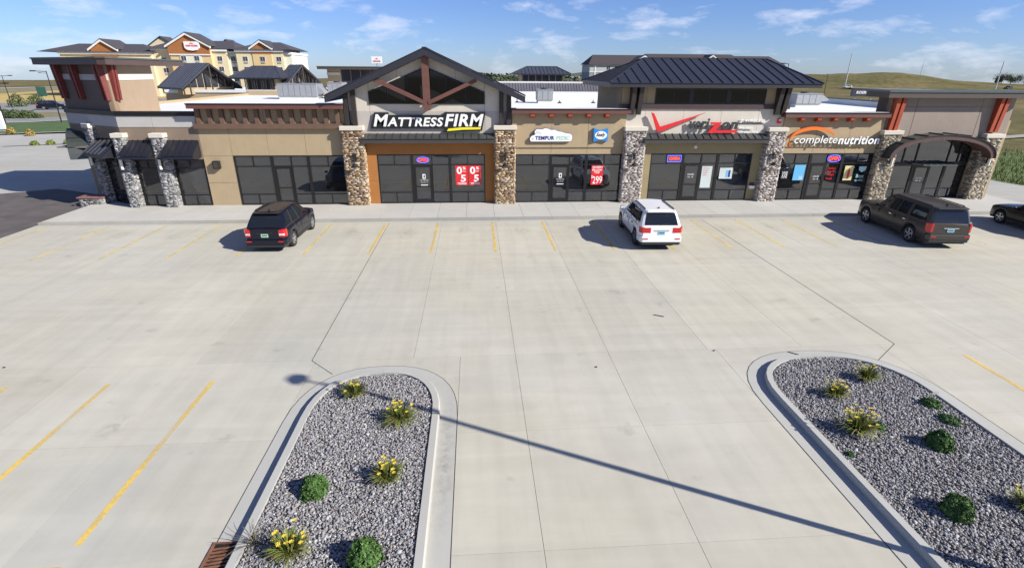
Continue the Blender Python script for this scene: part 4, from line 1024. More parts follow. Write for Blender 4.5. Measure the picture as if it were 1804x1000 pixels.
    for s in (-1, 1):
        mb = MB(); mb.prism([(s * hw * .52, hl - .06), (s * hw * .80, hl - .30), (s * hw * .93, hl - .60), (s * hw * .90, hl - .62), (s * hw * .50, hl - .2)], 'z', hood - .30, hood - .14); mb.build('headlight', WLENS, t, local=True)
    # tail lamps
    for s in (-1, 1):
        mb = MB()
        if rear == 'tall':      # tall lamps on the corner
            a, c = belt - .33, belt + .06
        elif rear == 'wide':
            a, c = belt - .24, belt + .005
        else: a, c = belt - .30, belt + .02
        iw = .50 if rear == 'wide' else (.79 if rear == 'tall' else .66)
        mb.prism([(s * hw * iw, -hl - .012), (s * hw * .885, -hl - .005), (s * hw * .985, -hl + .14), (s * hw * .985, -hl + .26), (s * hw * .9, -hl + .26), (s * hw * iw, -hl + .1)], 'z', a, c)
        if rear == 'plain': mb.m = 1; mb.prism([(s * hw * .67, -hl - .016), (s * hw * .88, -hl - .010), (s * hw * .93, -hl + .05), (s * hw * .67, -hl + .02)], 'z', a + .07, a + .15)
        mb.build('tail_light', [REDL, WLENS], t, local=True, bevel=.012)
        mb = MB(); mb.box(min(s * hw * .62, s * hw * .86), max(s * hw * .62, s * hw * .86), -hl - .088, -hl, sill + .20, sill + .25); mb.build('reflector', REDL, t, local=True)
    # licence plate, badge strip, handles, wiper
    pz = belt - .24
    mb = MB(); mb.box(-.155, .155, -hl - .02, -hl - .008, pz - .075, pz + .075); mb.m = 1; mb.box(-.12, .12, -hl - .0225, -hl - .02, pz - .018, pz + .028); mb.build('licence_plate', [plate or PLATE, mat('plate_ink', (.03, .05, .10), .6, 0)], t, local=True)
    mb = MB(); mb.box(-.34, .34, -hl - .022, -hl - .004, pz + .095, pz + .13); mb.build('tailgate_trim', CHROME if rear != 'plain' else PLAST, t, local=True)
    mb = MB(); mb.beam((-.02, -hl + yr + .03, belt + .10), (.34, -hl + yr + .06, belt + .15), .02, .02); mb.build('rear_wiper', PLAST, t, local=True)
    mb = MB(); mb.prism([(-wtm * .86, yt0 - .16), (wtm * .86, yt0 - .16), (wtm * .96, yt0 + .18), (-wtm * .96, yt0 + .18)], 'z', zt_ - .02, zt_ + .035); mb.build('spoiler', paint, t, local=True, bevel=.012)
    for s in (-1, 1):
        for y in ((yb0 + (yb1 - yb0) * .40), (yb0 + (yb1 - yb0) * .66)):
            mb = MB(); mb.box(min(s * hw * .95, s * (hw * .99 + .02)), max(s * hw * .95, s * (hw * .99 + .02)), y - .09, y + .09, belt - .15, belt - .115); mb.build('door_handle', CHROME if rear == 'tall' else (trim or PLAST), t, local=True)
        for y in ((yb0 + (yb1 - yb0) * .30), (yb0 + (yb1 - yb0) * .575), (yb0 + (yb1 - yb0) * .88)):
            mb = MB(); mb.box(min(s * hw * .97, s * (hw * 1.0015)), max(s * hw * .97, s * (hw * 1.0015)), y - .005, y + .005, sill + .12, belt - .09); mb.build('door_seam', PLAST, t, local=True)
        if mir:
            mb = MB(); mb.ell((s * (hw + .09), yb1 - .38, belt + .08), .11, .06, .075, 12, 6); mb.box(min(s * hw * .88, s * (hw + .06)), max(s * hw * .88, s * (hw + .06)), yb1 - .41, yb1 - .35, belt + .01, belt + .05); mb.build('mirror', trim or paint, t, smooth=True, local=True)
        if rails:
            x = s * wtm * .90; z = H - .02
            mb = MB(); p = [(x, yt0 + .15, z - .02), (x, yt0 + .28, z + .035), (x, yt1 - .45, z + .035), (x, yt1 - .28, z - .015)]
            for a, c in zip(p, p[1:]): mb.beam(a, c, .045, .035)
            mb.build('roof_rail', PLAST if rails is True else rails, t, local=True)
    mb = MB(); mb.prism([(-.02, yt0 + .25), (.02, yt0 + .25), (.008, yt0 + .38), (-.008, yt0 + .38)], 'z', H - .005, H + .065); mb.build('roof_antenna', PLAST, t, local=True)
    return t
BLUEBLK = car_paint('black_car_paint', (.005, .006, .014), rough=.22, coat=.15)
JWHITE = car_paint('white_car_paint', (.78, .79, .80), coat=.5)
BRNGREY = car_paint('grey_brown_car_paint', (.055, .049, .044), metal=.3, rough=.32, coat=.3)
BLK2 = car_paint('black_sedan_paint', (.010, .010, .009), coat=.25)
c1 = car('parked_suv', 'black compact SUV with roof rails parked before the tan bracketed wall', 'car', (-7.42, -1.62, 0), R(-1), BLUEBLK, L=4.62, W=1.86, H=1.70, wb=2.76, wr=.36, belt=1.02, hood=1.02,
         yr=.14, yr2=.62, yf=1.28, yf2=.40, tumble=.70, rear='plain', plate=PLATEG, group='vehicles parked nose-in at the shops', rim=ALLOY)
c2 = car('parked_suv', 'white SUV with dark rear window parked in front of the pale stone pier', 'car', (10.32, -2.12, 0), R(-2.5), JWHITE, L=4.85, W=1.98, H=1.78, wb=2.98, wr=.40, belt=1.08, hood=1.10, sill=.36,
         yr=.10, yr2=.50, yf=1.32, yf2=.35, rear='wide', plate=PLATE, group='vehicles parked nose-in at the shops', rim=DALLOY, tumble=.735)
c3 = car('parked_suv', 'long grey brown SUV with chrome tailgate trim parked before the arched entrance', 'car', (23.95, -2.15, 0), R(-6), BRNGREY, L=5.75, W=2.04, H=1.92, wb=3.5, wr=.41, belt=1.14, hood=1.16, sill=.40,
         yr=.08, yr2=.34, yf=1.30, yf2=.55, rear='tall', plate=PLATE, group='vehicles parked nose-in at the shops', rim=ALLOY, tumble=.77, spokes=5,
         side=[(0, 0, 'p'), (.06, .05, 'g'), (.36, .37, 'p'), (.42, .43, 'g'), (.605, .65, 't'), (.635, .68, 'g'), (.90, .93, 'p'), (1, 1, None)])
c4 = car('parked_car', 'black car with five spoke wheels cut off by the right picture edge', 'car', (31.35, -2.2, 0), R(-4), BLK2, L=4.6, W=1.84, H=1.55, wb=2.76, wr=.35, belt=.96, hood=.98, yr=.15, yr2=.75, yf=1.0, yf2=.2, rails=False, group='vehicles parked nose-in at the shops')
mb = MB(); mb.box(-.3, .3, -5.75 / 2 - .03, -5.75 / 2 - .008, .99, 1.03); mb.build('chrome_bar', CHROME, c3, local=True)
# ------------------------------------------------------------------ plants
BLADE = mat('lily_blade', (1, 1, 1), .7, .2, 20, attr=True)
PETAL = mat('lily_petal', (.62, .47, .05), .6, .15, 30)
LEAFM = mat('shrub_leaf', (1, 1, 1), .75, .15, 30, attr=True)
def blades(r, cx, cy, z, n, L, spread, cols, w=.018, droop=1.0):
    V = []; F = []; C = []
    for _ in range(n):
        a = r.uniform(0, 6.28); l = L * r.uniform(.6, 1.1); lean = r.uniform(.12, 1.0) * spread; b0 = r.uniform(0, .07); k = len(V); s = 5
        ca, sa = math.cos(a), math.sin(a); c = r.choice(cols); f = r.uniform(.7, 1.25)
        for i in range(s + 1):
            t = i / s; rad = b0 + l * lean * t ** 1.3; h = l * (t * (1.05 - .25 * lean) - droop * lean * .55 * t ** 2.6); ww = w * (1 - t ** 2) + .002
            for e in (-1, 1): V.append((cx + ca * rad - sa * ww * e, cy + sa * rad + ca * ww * e, z + max(h, .01))); C.append((c[0] * f, c[1] * f, c[2] * f, 1))
        F += [(k + 2 * i, k + 2 * i + 1, k + 2 * i + 3, k + 2 * i + 2) for i in range(s)]
    return V, F, C
def daylily(label, x, y, size, flowers, seed):
    r = random.Random(seed); z = .10
    t = thing('daylily', label, 'plant', (x, y, z), 'flowering daylily clumps in the gravel')
    V, F, C = blades(r, x, y, z, int(360 * size), .50 * size, r.uniform(.85, 1.1), [(.16, .20, .03), (.22, .25, .05), (.27, .27, .07), (.10, .15, .025), (.24, .20, .07)], .011)
    raw('foliage', V, F, BLADE, t, col=C)
    for i in range(int(flowers * 1.7)):
        a = r.uniform(0, 6.28); d = r.uniform(.05, .34) * size; h = r.uniform(.32, .56) * size; px, py = x + d * math.cos(a), y + d * math.sin(a)
        mb = MB(); mb.cyl((x + d * .2 * math.cos(a), y + d * .2 * math.sin(a), z), (px, py, z + h), .005, 5)
        mb.m = 1
        for k in range(6):
            b = k * math.pi / 3 + a; o = .034; u = Vector((math.cos(b), math.sin(b), .55)).normalized() * o; s = Vector((-math.sin(b), math.cos(b), 0)) * .013; c = Vector((px, py, z + h))
            tip = c + u * 1.5 + Vector((0, 0, -.015)); mid = c + u * .9
            mb.add([c, mid - s, tip, mid + s], [(0, 1, 2, 3)])
        mb.build('flower', [MATS['lily_blade2'], PETAL], t)
    return t
mat('lily_blade2', (.12, .17, .03), .7, .2)
def shrub(name, label, x, y, rad, h, n, cols, seed, leaf=.03, group=None, z=.1, cat='shrub', flat=1.0):
    r = np.random.default_rng(seed); t = thing(name, label, cat, (x, y, z), group)
    d = r.normal(size=(n, 3)); d /= np.linalg.norm(d, axis=1)[:, None]; d[:, 2] = np.abs(d[:, 2]) * 1.0 - .12
    ph = r.uniform(0, 6.28, 6)
    lump = 1 + .10 * np.sin(d[:, 0] * 5 + ph[0]) * np.sin(d[:, 1] * 5 + ph[1]) + .08 * np.sin(d[:, 0] * 11 + ph[2]) * np.cos(d[:, 2] * 9 + ph[3])
    rr = (1 - r.uniform(0, 1, n) ** 2.2 * .45 + (r.uniform(0, 1, n) > .93) * r.uniform(0, .16, n)) * lump
    P = d * rr[:, None] * np.array([rad, rad, h]); P += np.array([x, y, z + h * .12])
    nrm = d + r.normal(size=(n, 3)) * .55; nrm /= np.linalg.norm(nrm, axis=1)[:, None]
    a = np.cross(nrm, r.normal(size=(n, 3))); a /= np.linalg.norm(a, axis=1)[:, None]; b = np.cross(nrm, a)
    s = leaf * r.uniform(.6, 1.3, (n, 1))
    V = np.stack([P - a * s, P - b * s * .55, P + a * s, P + b * s * .55], 1).reshape(-1, 3); V[:, 2] = np.maximum(V[:, 2], z + .003)
    c = np.array(cols)[r.integers(0, len(cols), n)] * r.uniform(.7, 1.3, (n, 1)); c = np.concatenate([c, np.ones((n, 1))], 1)
    raw('foliage', V, np.arange(4 * n).reshape(-1, 4), LEAFM, t, col=np.repeat(c, 4, 0))
    mb = MB()
    for k in range(4): q = k * 1.6 + seed; mb.cyl((x, y, z), (x + rad * .5 * math.cos(q), y + rad * .5 * math.sin(q), z + h * .7), .015, 6, .006)
    mb.build('stem', mat('stem_brown', (.09, .06, .035), .9, .2), t)
    return t
DG = [(.045, .105, .018), (.065, .14, .024), (.085, .17, .032), (.032, .075, .015)]
daylily('daylily with few flowers at the tip of the left gravel island', -1.20, -15.55, .90, 5, 1)
daylily('daylily with pale yellow flowers beside the curved right kerb of the left island', .06, -16.65, 1.0, 10, 2)
daylily('yellow daylily in the middle of the left island beside the round shrub', .05, -18.5, .95, 8, 3)
daylily('yellow daylily nearest the rust brown drain grate', -1.30, -20.1, .95, 8, 4)
shrub('round_shrub', 'clipped round green shrub in the middle of the left gravel island', -1.29, -18.72, .245, .36, 3600, DG, 5, group='clipped round shrubs in the gravel')
shrub('round_shrub', 'clipped round green shrub at the lower end of the left gravel island', -.04, -20.3, .275, .42, 4400, DG, 6, group='clipped round shrubs in the gravel')
daylily('yellow daylily nearest the curved left kerb of the right gravel island', 10.68, -16.28, .85, 9, 7)
daylily('green daylily almost without flowers at the tip of the right island', 12.0, -15.62, .92, 3, 8)
daylily('largest yellow daylily clump on the right gravel island', 10.28, -17.65, 1.12, 16, 9)
daylily('daylily cut off by the right picture edge on the right island', 11.95, -19.95, .8, 6, 10)
shrub('round_shrub', 'clipped round shrub in the middle of the right gravel island', 11.73, -18.2, .24, .37, 3600, DG, 11, group='clipped round shrubs in the gravel')
shrub('round_shrub', 'clipped round shrub at the lower end of the right gravel island', 10.5, -19.98, .25, .38, 3800, DG, 12, group='clipped round shrubs in the gravel')
shrub('low_weed', 'low bright green weed by the right kerb, nearer the island tip', 12.80, -16.75, .20, .16, 700, [(.05, .13, .02), (.07, .15, .03)], 13, group='low green weeds in the gravel', cat='weed')
shrub('low_weed', 'low feathery weed along the right kerb, farther from the island tip', 12.72, -17.38, .22, .13, 600, [(.05, .12, .03), (.07, .13, .04)], 14, group='low green weeds in the gravel', cat='weed')
shrub('low_weed', 'small green weed just right of the largest daylily clump', 10.86, -17.5, .16, .12, 450, [(.04, .12, .02), (.06, .14, .03)], 15, group='low green weeds in the gravel', cat='weed')
shrub('low_weed', 'tiny green weed against the left kerb of the right island', 9.62, -18.35, .08, .08, 160, [(.04, .12, .02)], 16, group='low green weeds in the gravel', cat='weed')
# dry twiggy weed over the kerb by the grate
r_ = random.Random(77); V, F, C = blades(r_, -1.95, -19.85, .11, 40, .42, 1.5, [(.11, .10, .07), (.16, .15, .09)], .005, .6)
tw = thing('dry_weed', 'dry wiry weed hanging over the kerb near the drain grate', 'weed', (-1.95, -19.85, .11)); raw('foliage', V, F, BLADE, tw, col=C)
# ------------------------------------------------------------------ lettering and signs
def txt(name, body, x, z, w, h, y, m, parent, ext=.04, shear=0, off=0, xf=None, align='L', bold=0):
    """letters fitted to a box w x h, standing in the x-z plane facing -y (front face at y-ext)"""
    cu = bpy.data.curves.new(name, 'FONT'); cu.body = body; cu.size = 1; cu.extrude = .02; cu.shear = shear; cu.offset = bold; cu.resolution_u = 3; cu.space_character = 1.0 + bold * 3
    o = bpy.data.objects.new(name, cu); COL.objects.link(o); dg = bpy.context.evaluated_depsgraph_get(); dg.update()
    me = bpy.data.meshes.new_from_object(o.evaluated_get(dg)); bpy.data.objects.remove(o); bpy.data.curves.remove(cu)
    co = np.empty(len(me.vertices) * 3, np.float32); me.vertices.foreach_get('co', co); co = co.reshape(-1, 3)
    lo, hi = co.min(0), co.max(0); u = (co[:, 0] - lo[0]) / (hi[0] - lo[0]); v = (co[:, 1] - lo[1]) / (hi[1] - lo[1]); t = (co[:, 2] > (lo[2] + hi[2]) / 2)
    if w is None: w = (hi[0] - lo[0]) / (hi[1] - lo[1]) * h
    V = np.column_stack([(u - .5) * w, np.where(t, -ext, 0), v * h])
    org = Vector((x + w / 2, y, z))
    if xf: V = np.array([xf((a + org.x, b + org.y, c + org.z)) for a, b, c in V]); org = Vector(V.mean(0)); V = V - np.array(org)
    me.vertices.foreach_set('co', V.astype(np.float32).ravel()); me.materials.clear(); me.materials.append(m); me.update()
    o = bpy.data.objects.new(name, me); COL.objects.link(o); put(o, org, parent); return o
def plate(name, poly, y0, y1, m, parent, bevel=0):
    mb = MB(); mb.prism(poly, 'y', y0, y1); return mb.build(name, m, parent, bevel=bevel)
def rect(x0, x1, z0, z1): return [(x0, z0), (x1, z0), (x1, z1), (x0, z1)]
def oval(cx, cz, rx, rz_, n=28): return [(cx + rx * math.cos(2 * math.pi * i / n), cz + rz_ * math.sin(2 * math.pi * i / n)) for i in range(n)]
YEL = mat('sign_yellow', (.85, .72, .02), .4, 0); RED = mat('sign_red', (.66, .02, .025), .4, 0); SBLUE = mat('sign_blue', (.02, .22, .58), .4, 0); NAVY = mat('sign_navy', (.025, .03, .20), .4, 0)
PGRN = mat('sign_pale_green', (.36, .62, .44), .4, 0); SORG = mat('sign_orange', (.80, .17, .015), .4, 0); DGREY = mat('sign_grey', (.035, .04, .045), .45, 0)
# gable sign
s = thing('shop_sign', 'white italic capital letters outlined in black with yellow underline on the gable wall', 'sign', (-.75, 4.6, 4.35))
yb = YW - .06
def firm(y, m, off, dx, dz, ext, nm, k=0):
    txt(nm, 'M', -3.86 - off + dx, 4.62 - off + dz, .86 + 2 * off, .66 + 2 * off, y, m, s, ext, .22, bold=.025 + k)
    txt(nm, 'ATTRESS', -3.10 - off + dx, 4.62 - off + dz, 3.20 + 2 * off, .50 + 2 * off, y, m, s, ext, .22, bold=.03 + k)
    txt(nm, 'FIRM', .16 - off + dx, 4.62 - off + dz, 2.24 + 2 * off, .68 + 2 * off, y, m, s, ext, .22, bold=.03 + k)
firm(yb - .10, WHITE, 0, 0, 0, .025, 'lettering')
plate('backing', [(-4.05, 4.50), (.18, 4.50), (.05, 4.30), (2.30, 4.38), (2.52, 5.40), (.15, 5.40), (.10, 5.24), (-2.98, 5.24), (-2.98, 5.38), (-3.78, 5.38)], yb - .085, yb, BLACK, s, .01)
plate('underline', [(.28, 4.36), (1.2, 4.44), (2.20, 4.46), (2.24, 4.57), (1.2, 4.57), (.36, 4.50)], yb - .115, yb - .086, YEL, s)
# check mark sign
s = thing('shop_sign', 'dark grey and red lettering with a large red tick above the hip roofed front', 'sign', (15.5, 4.6, 4.2))
plate('tick', [(12.18, 5.42), (12.34, 5.36), (12.78, 4.60), (15.42, 5.40), (12.92, 4.36), (12.62, 4.36)], YW - .26, YW - .16, RED, s)
txt('lettering', 'veri', 14.56, 4.46, 1.22, .62, YW - .12, DGREY, s, .08, .2, bold=.03)
plate('z_stroke', [(15.88, 4.86), (16.52, 4.86), (16.44, 4.74), (16.20, 4.40), (17.52, 4.42), (17.50, 4.26), (15.72, 4.26), (15.80, 4.40), (16.14, 4.74), (15.86, 4.74)], YW - .22, YW - .12, RED, s)
txt('lettering', 'on', 16.55, 4.46, .98, .42, YW - .12, DGREY, s, .08, .2, bold=.04)
txt('lettering', 'Z WIRELESS', 17.68, 4.88, 1.52, .15, YW - .06, WHITE, s, .03, bold=.03)
plate('rule', rect(17.62, 19.2, 4.77, 4.80), YW - .05, YW - .01, BLACK, s)
txt('lettering', 'Premium', 17.66, 4.46, .88, .17, YW - .06, WHITE, s, .03, .15, bold=.03)
txt('lettering', 'Wireless Retailer', 17.66, 4.22, 1.55, .16, YW - .06, WHITE, s, .03, .15, bold=.03)
# arc sign
s = thing('shop_sign', 'white lower case lettering under an orange arc on the right tan wall', 'sign', (23.8, 4.6, 3.5))
yc = YW - .07
for m, y, e, k in ((BLACK, yc - .12, .02, .02), (WHITE, yc - .142, .02, 0)):
    txt('lettering', 'complete', 21.2, 3.50, 2.72, .60, y, m, s, e, .1, bold=k + .004); txt('lettering', 'nutrition', 24.0, 3.58, 2.62, .48, y, m, s, e, .1, bold=k + .028)
arc = []; n = 22
for i in range(n + 1):
    a = math.radians(205 - 175 * i / n); arc.append((22.35 + 1.48 * math.cos(a), 3.78 + .74 * math.sin(a), .02 + .085 * math.sin(math.pi * (i + 2) / (n + 4))))
plate('arc', [(x, z + w) for x, z, w in arc] + [(x, z - w) for x, z, w in arc[::-1]], yc - .2, yc - .12, SORG, s)
# cloud shaped sign
s = thing('shop_sign', 'white cloud shaped sign with navy and pale green letters', 'sign', (6.3, 4.6, 3.75))
cl = [(5.16, 3.78), (7.46, 3.78), (7.56, 3.84), (7.58, 4.0), (7.56, 4.14), (7.44, 4.22), (7.2, 4.24), (6.95, 4.32), (6.7, 4.36), (6.55, 4.44), (6.3, 4.43), (6.15, 4.50), (5.95, 4.53), (5.8, 4.46), (5.65, 4.46), (5.45, 4.46), (5.36, 4.36), (5.38, 4.16), (5.2, 4.1), (5.1, 4.0), (5.09, 3.86)]
plate('backing', [(6.33 + (x - 6.33) * 1.015, 4.14 + (z - 4.14) * 1.05) for x, z in cl], YW - .20, YW - .07, NAVY, s); plate('face', cl, YW - .222, YW - .2, WHITE, s)
txt('lettering', 'TEMPUR', 5.40, 3.87, 1.12, .22, YW - .222, NAVY, s, .012, bold=.03); txt('lettering', 'PEDIC', 6.66, 3.87, .78, .22, YW - .222, PGRN, s, .012)
mb = MB(); mb.tube([(5.42, YW - .235, 4.2), (5.5, YW - .235, 4.34), (5.62, YW - .235, 4.3), (5.75, YW - .235, 4.22)], .008, 5); mb.tube([(5.3, YW - .235, 4.0), (5.22, YW - .235, 3.94), (5.32, YW - .235, 3.9)], .01, 5); mb.build('line_drawing', mat('sign_line_grey', (.35, .38, .42), .5, 0), s)
# bow tie sign
s = thing('shop_sign', 'blue bow tie shaped sign with white oval and script word', 'sign', (9.27, 4.6, 3.75))
plate('face', [(8.86, 3.76), (9.27, 3.86), (9.70, 3.78), (9.70, 4.52), (9.27, 4.40), (8.84, 4.53)], YW - .22, YW - .07, SBLUE, s); plate('oval', oval(9.28, 4.13, .36, .23), YW - .235, YW - .22, WHITE, s)
txt('lettering', 'Sealy', 9.01, 4.0, .54, .28, YW - .235, BLACK, s, .012, .35, bold=.012)
# window posters and neon
def poster(label, x0, x1, z0, z1, y, m, cat='poster', grp=None):
    t = thing('window_poster', label, cat, ((x0 + x1) / 2, y, z0), grp); plate('sheet', rect(x0, x1, z0, z1), y - .006, y, m, t); return t
YC = 4.79
for i, (a, lab) in enumerate(((.68, 'red financing poster in the orange framed shop window, left of the pair'), (1.47, 'red financing poster in the orange framed shop window, right of the pair'))):
    t = poster(lab, a, a + .73, 1.2, 2.37, YC, RED)
    txt('lettering', '0', a + .07, 1.86, .32, .44, YC - .006, WHITE, t, .004, bold=.03); txt('lettering', '%', a + .43, 2.13, .18, .17, YC - .006, WHITE, t, .004, bold=.03); txt('lettering', 'FOR', a + .43, 1.98, .19, .08, YC - .006, WHITE, t, .004)
    txt('lettering', '5', a + .30, 1.40, .31, .42, YC - .006, WHITE, t, .004, bold=.03); txt('lettering', 'YEARS', a + .08, 1.24, .56, .12, YC - .006, WHITE, t, .004, bold=.02)
YD = YW + .04 - .06
t = poster('red and white price poster in the window between the stone piers', 8.89, 9.62, 1.17, 2.35, YD, RED)
plate('band', rect(8.89, 9.62, 1.81, 2.35), YD - .0075, YD - .006, RED, t)
for b, z, h in (('QUEEN', 2.14, .13), ('PILLOW', 1.98, .13), ('TOP', 1.83, .12)): txt('lettering', b, 8.95 if b != 'TOP' else 9.07, z + .03, .60 if b != 'TOP' else .34, h, YD - .0075, WHITE, t, .004, bold=.025)
txt('lettering', '$', 8.91, 1.56, .08, .2, YD - .006, WHITE, t, .004, bold=.02); txt('lettering', '299', 9.0, 1.24, .58, .46, YD - .006, WHITE, t, .004, bold=.01)
NR = mat('neon_red', (1, .06, .05), .4, 0, emit=1.6); NB = mat('neon_blue', (.12, .14, 1), .4, 0, emit=1.2)
def neon(label, cx, cz, y, shape, w=.6, h=.26):
    t = thing('open_sign', label, 'neon sign', (cx, y, cz - h / 2), 'neon open signs in the shop windows')
    pts = oval(cx, cz, w / 2, h / 2, 20) if shape == 'oval' else rect(cx - w / 2, cx + w / 2, cz - h / 2, cz + h / 2)
    p3 = [(x, y - .03, z) for x, z in pts]; mb = MB(); mb.tube(p3 + p3[:1], .015, 6); mb.build('border_tube', NB, t)
    txt('lettering', 'OPEN', cx - w * .37, cz - h * .26, w * .74, h * .52, y - .02, NR, t, .012); return t
neon('oval red and blue open sign above the door in the orange framed front', -1.21, 2.71, 4.77, 'oval', .70, .32)
neon('rectangular open sign in the hip roofed shop window', 13.97, 2.73, 4.77, 'rect', .84, .36)
neon('bright oval open sign over the right tan storefront', 24.12, 2.70, YD + .0, 'oval', .84, .42)
PALE = mat('poster_pale', (.52, .58, .56), .6, .05); LBLUE = mat('poster_cyan', (.12, .42, .68), .6, .05); PYEL = mat('poster_cream', (.62, .55, .25), .6, .25, 9); TEAL = mat('poster_teal', (.40, .62, .62), .6, .05)
YE = 4.79
t = poster('tall pale notice sheet beside the hip roofed shop door', 15.81, 16.46, .93, 2.26, YE, PALE)
for i in range(4): txt('lettering', ('Switch', 'Wireless', 'today', 'save')[i] if False else 'Wireless'[: 8 - i], 15.88, 2.1 - i * .14, .40 - i * .05, .08, YE - .006, RED, t, .003)
t = poster('square pale blue advert in the right hip roofed shop window', 16.95, 17.78, 1.48, 2.15, YE, PALE)
for x in (17.36, 17.52): plate('picture', rect(x, x + .13, 1.58, 2.0), YE - .009, YE - .006, LBLUE if x < 17.5 else NAVY, t)
YF = YW + .04 - .06
t = poster('bright blue poster in the right tan shop front', 21.7, 22.4, 1.36, 2.32, YF, LBLUE); txt('lettering', 'bulk', 22.1, 1.42, .22, .26, YF - .006, WHITE, t, .003)
t = poster('small black poster with vertical white letters left of the blue poster', 20.9, 21.36, 1.44, 1.98, YF, BLACK)
txt('lettering', 'XX8', 20.96, 1.5, .34, .42, YF - .006, WHITE, t, .003)
t = poster('cream poster with red figures beside the right tan shop door', 25.0, 25.57, 1.34, 2.25, YF, PYEL); plate('picture', oval(25.3, 1.75, .09, .33, 12), YF - .009, YF - .006, RED, t)
t = thing('window_decal', 'teal outline lettering on the far right pane of the tan shop front', 'decal', (26.0, YF, 1.1)); txt('lettering', 'Best', 25.85, 1.5, .5, .22, YF, TEAL, t, .004); txt('lettering', 'quality', 25.82, 1.25, .55, .16, YF, TEAL, t, .004); plate('badge', [(25.92, 2.2), (26.4, 2.2), (26.38, 1.98), (26.16, 1.84), (25.94, 1.98)], YF - .005, YF, TEAL, t)
t = thing('window_decal', 'red lettering on the glass right of the tan shop door', 'decal', (24.1, YF, 1.1)); txt('lettering', 'Nutrition', 23.88, 2.02, .5, .16, YF, RED, t, .004); txt('lettering', 'Body', 23.88, 1.82, .5, .16, YF, RED, t, .004); txt('lettering', 'Weight', 23.88, 1.6, .5, .16, YF, RED, t, .004); txt('lettering', 'Health', 23.88, 1.4, .4, .14, YF, RED, t, .004)
def door_decal(label, cx, y, z):
    t = thing('door_decal', label, 'decal', (cx, y, z)); plate('logo', rect(cx - .09, cx + .09, z + .28, z + .56), y - .004, y, WHITE, t); plate('logo_letter', rect(cx - .03, cx + .05, z + .34, z + .50), y - .006, y - .004, BLACK, t)
    for k, w in enumerate((.50, .44, .36)): txt('lettering', ('MATTRESS FIRM', 'mon - sat 10 - 8', 'sun 12 - 6')[k], cx - w / 2, z + .18 - k * .075, w, .045, y, WHITE, t, .003)
    plate('underline', rect(cx - .21, cx + .21, z - .12, z - .075), y - .004, y, WHITE, t)
door_decal('white opening hours decal on the door of the orange framed shop', -1.2, 4.775, 1.32); door_decal('white opening hours decal on the door between the stone piers', 7.0, 4.715, 1.34)
def small_decal(label, cx, z, y):
    t = thing('door_decal', label, 'decal', (cx, y, z)); txt('lettering', 'HOURS', cx - .2, z, .4, .1, y, WHITE, t, .003); txt('lettering', '10 - 8', cx - .16, z - .16, .32, .1, y, WHITE, t, .003)
small_decal('small white hours decal on the hip roofed shop door', 15.13, 1.72, 4.775); small_decal('small white hours decal on the right tan shop door', 23.2, 1.55, YF - .02); small_decal('small white hours decal on the door under the arched canopy', 30.3, 1.35, 4.97)

# ---- lamps and fixtures on the facade
LAMPB = mat('lamp_black_iron', (.015, .014, .014), .5, .1)
def gooseneck(label, x, y):
    t = thing('wall_lamp', label, 'wall lamp', (x, y, 2.3), 'black scroll lamps on the stone piers')
    mb = MB(); mb.box(x - .07, x + .07, y - .11, y - .06, 2.75, 3.15); mb.build('back_plate', LAMPB, t)
    pts = [(x, y - .08 - .30 * math.sin(math.pi * i / 8), 3.0 + .22 * math.sin(math.pi * i / 8 * .9) - .03 * i) for i in range(6)]
    mb = MB(); mb.tube(pts, .022, 7); mb.tube([(x + .14 * math.sin(a * .9), y - .1, 3.2 + .12 * math.cos(a * .9)) for a in range(7)], .014, 5); mb.cyl(pts[-1], (x, y - .36, 2.62), .02, 6); mb.build('arm', LAMPB, t)
    mb = MB(); mb.cyl((x, y - .36, 2.44), (x, y - .36, 2.62), .24, 14, .06); mb.build('lamp_shade', LAMPB, t, smooth=False)
for x, l in ((-5.02, 'black scroll wall lamp on the gold stone pier left of the gable front'), (3.62, 'black scroll wall lamp on the gold stone pier right of the gable front'), (11.3, 'black scroll wall lamp on the pale pier behind the white SUV'), (19.9, 'black scroll wall lamp on the pale pier beside the red alarm box')):
    gooseneck(l, x, 4.35)
def sconce(label, x, y, z, xf=None):
    t = thing('wall_sconce', label, 'wall lamp', tuple(xf((x, y, z))) if xf else (x, y, z), 'white tube sconces on the stone piers')
    mb = MB(xf); mb.cyl((x, y - .14, z), (x, y - .14, z + .55), .075, 12); mb.build('diffuser', mat('opal_glass', (.72, .70, .62), .35, 0), t, smooth=False)
    mb = MB(xf); mb.box(x - .09, x + .09, y - .07, y - .01, z + .1, z + .45); mb.box(x - .1, x + .1, y - .22, y - .03, z + .55, z + .59); mb.build('bracket', LAMPB, t)
sconce('white tube sconce on the corner pier nearest the tan wall', -15.75, 4.22, 2.35); sconce('white tube sconce on the middle corner pier under the awnings', -17.82, 4.24, 2.35)
sconce('white tube sconce on the pier left of the right arched entrance', 27.5, 4.3, 2.3); sconce('white tube sconce on the pier at the right end', 33.9, 4.3, 2.3); sconce('white tube sconce on the shaded corner entrance pier', .0, -.42, 2.35, fa)
t = thing('light_box', 'small dark square wall light on the tan wall', 'wall lamp', (-12.95, 4.7, 2.3)); mb = MB(); mb.box(-13.14, -12.76, 4.50, 4.745, 2.28, 2.72); mb.build('housing', LAMPB, t, bevel=.02); mb = MB(); mb.box(-13.08, -12.82, 4.49, 4.499, 2.34, 2.66); mb.build('lens', mat('smoked_lens', (.05, .045, .04), .3, 0), t)
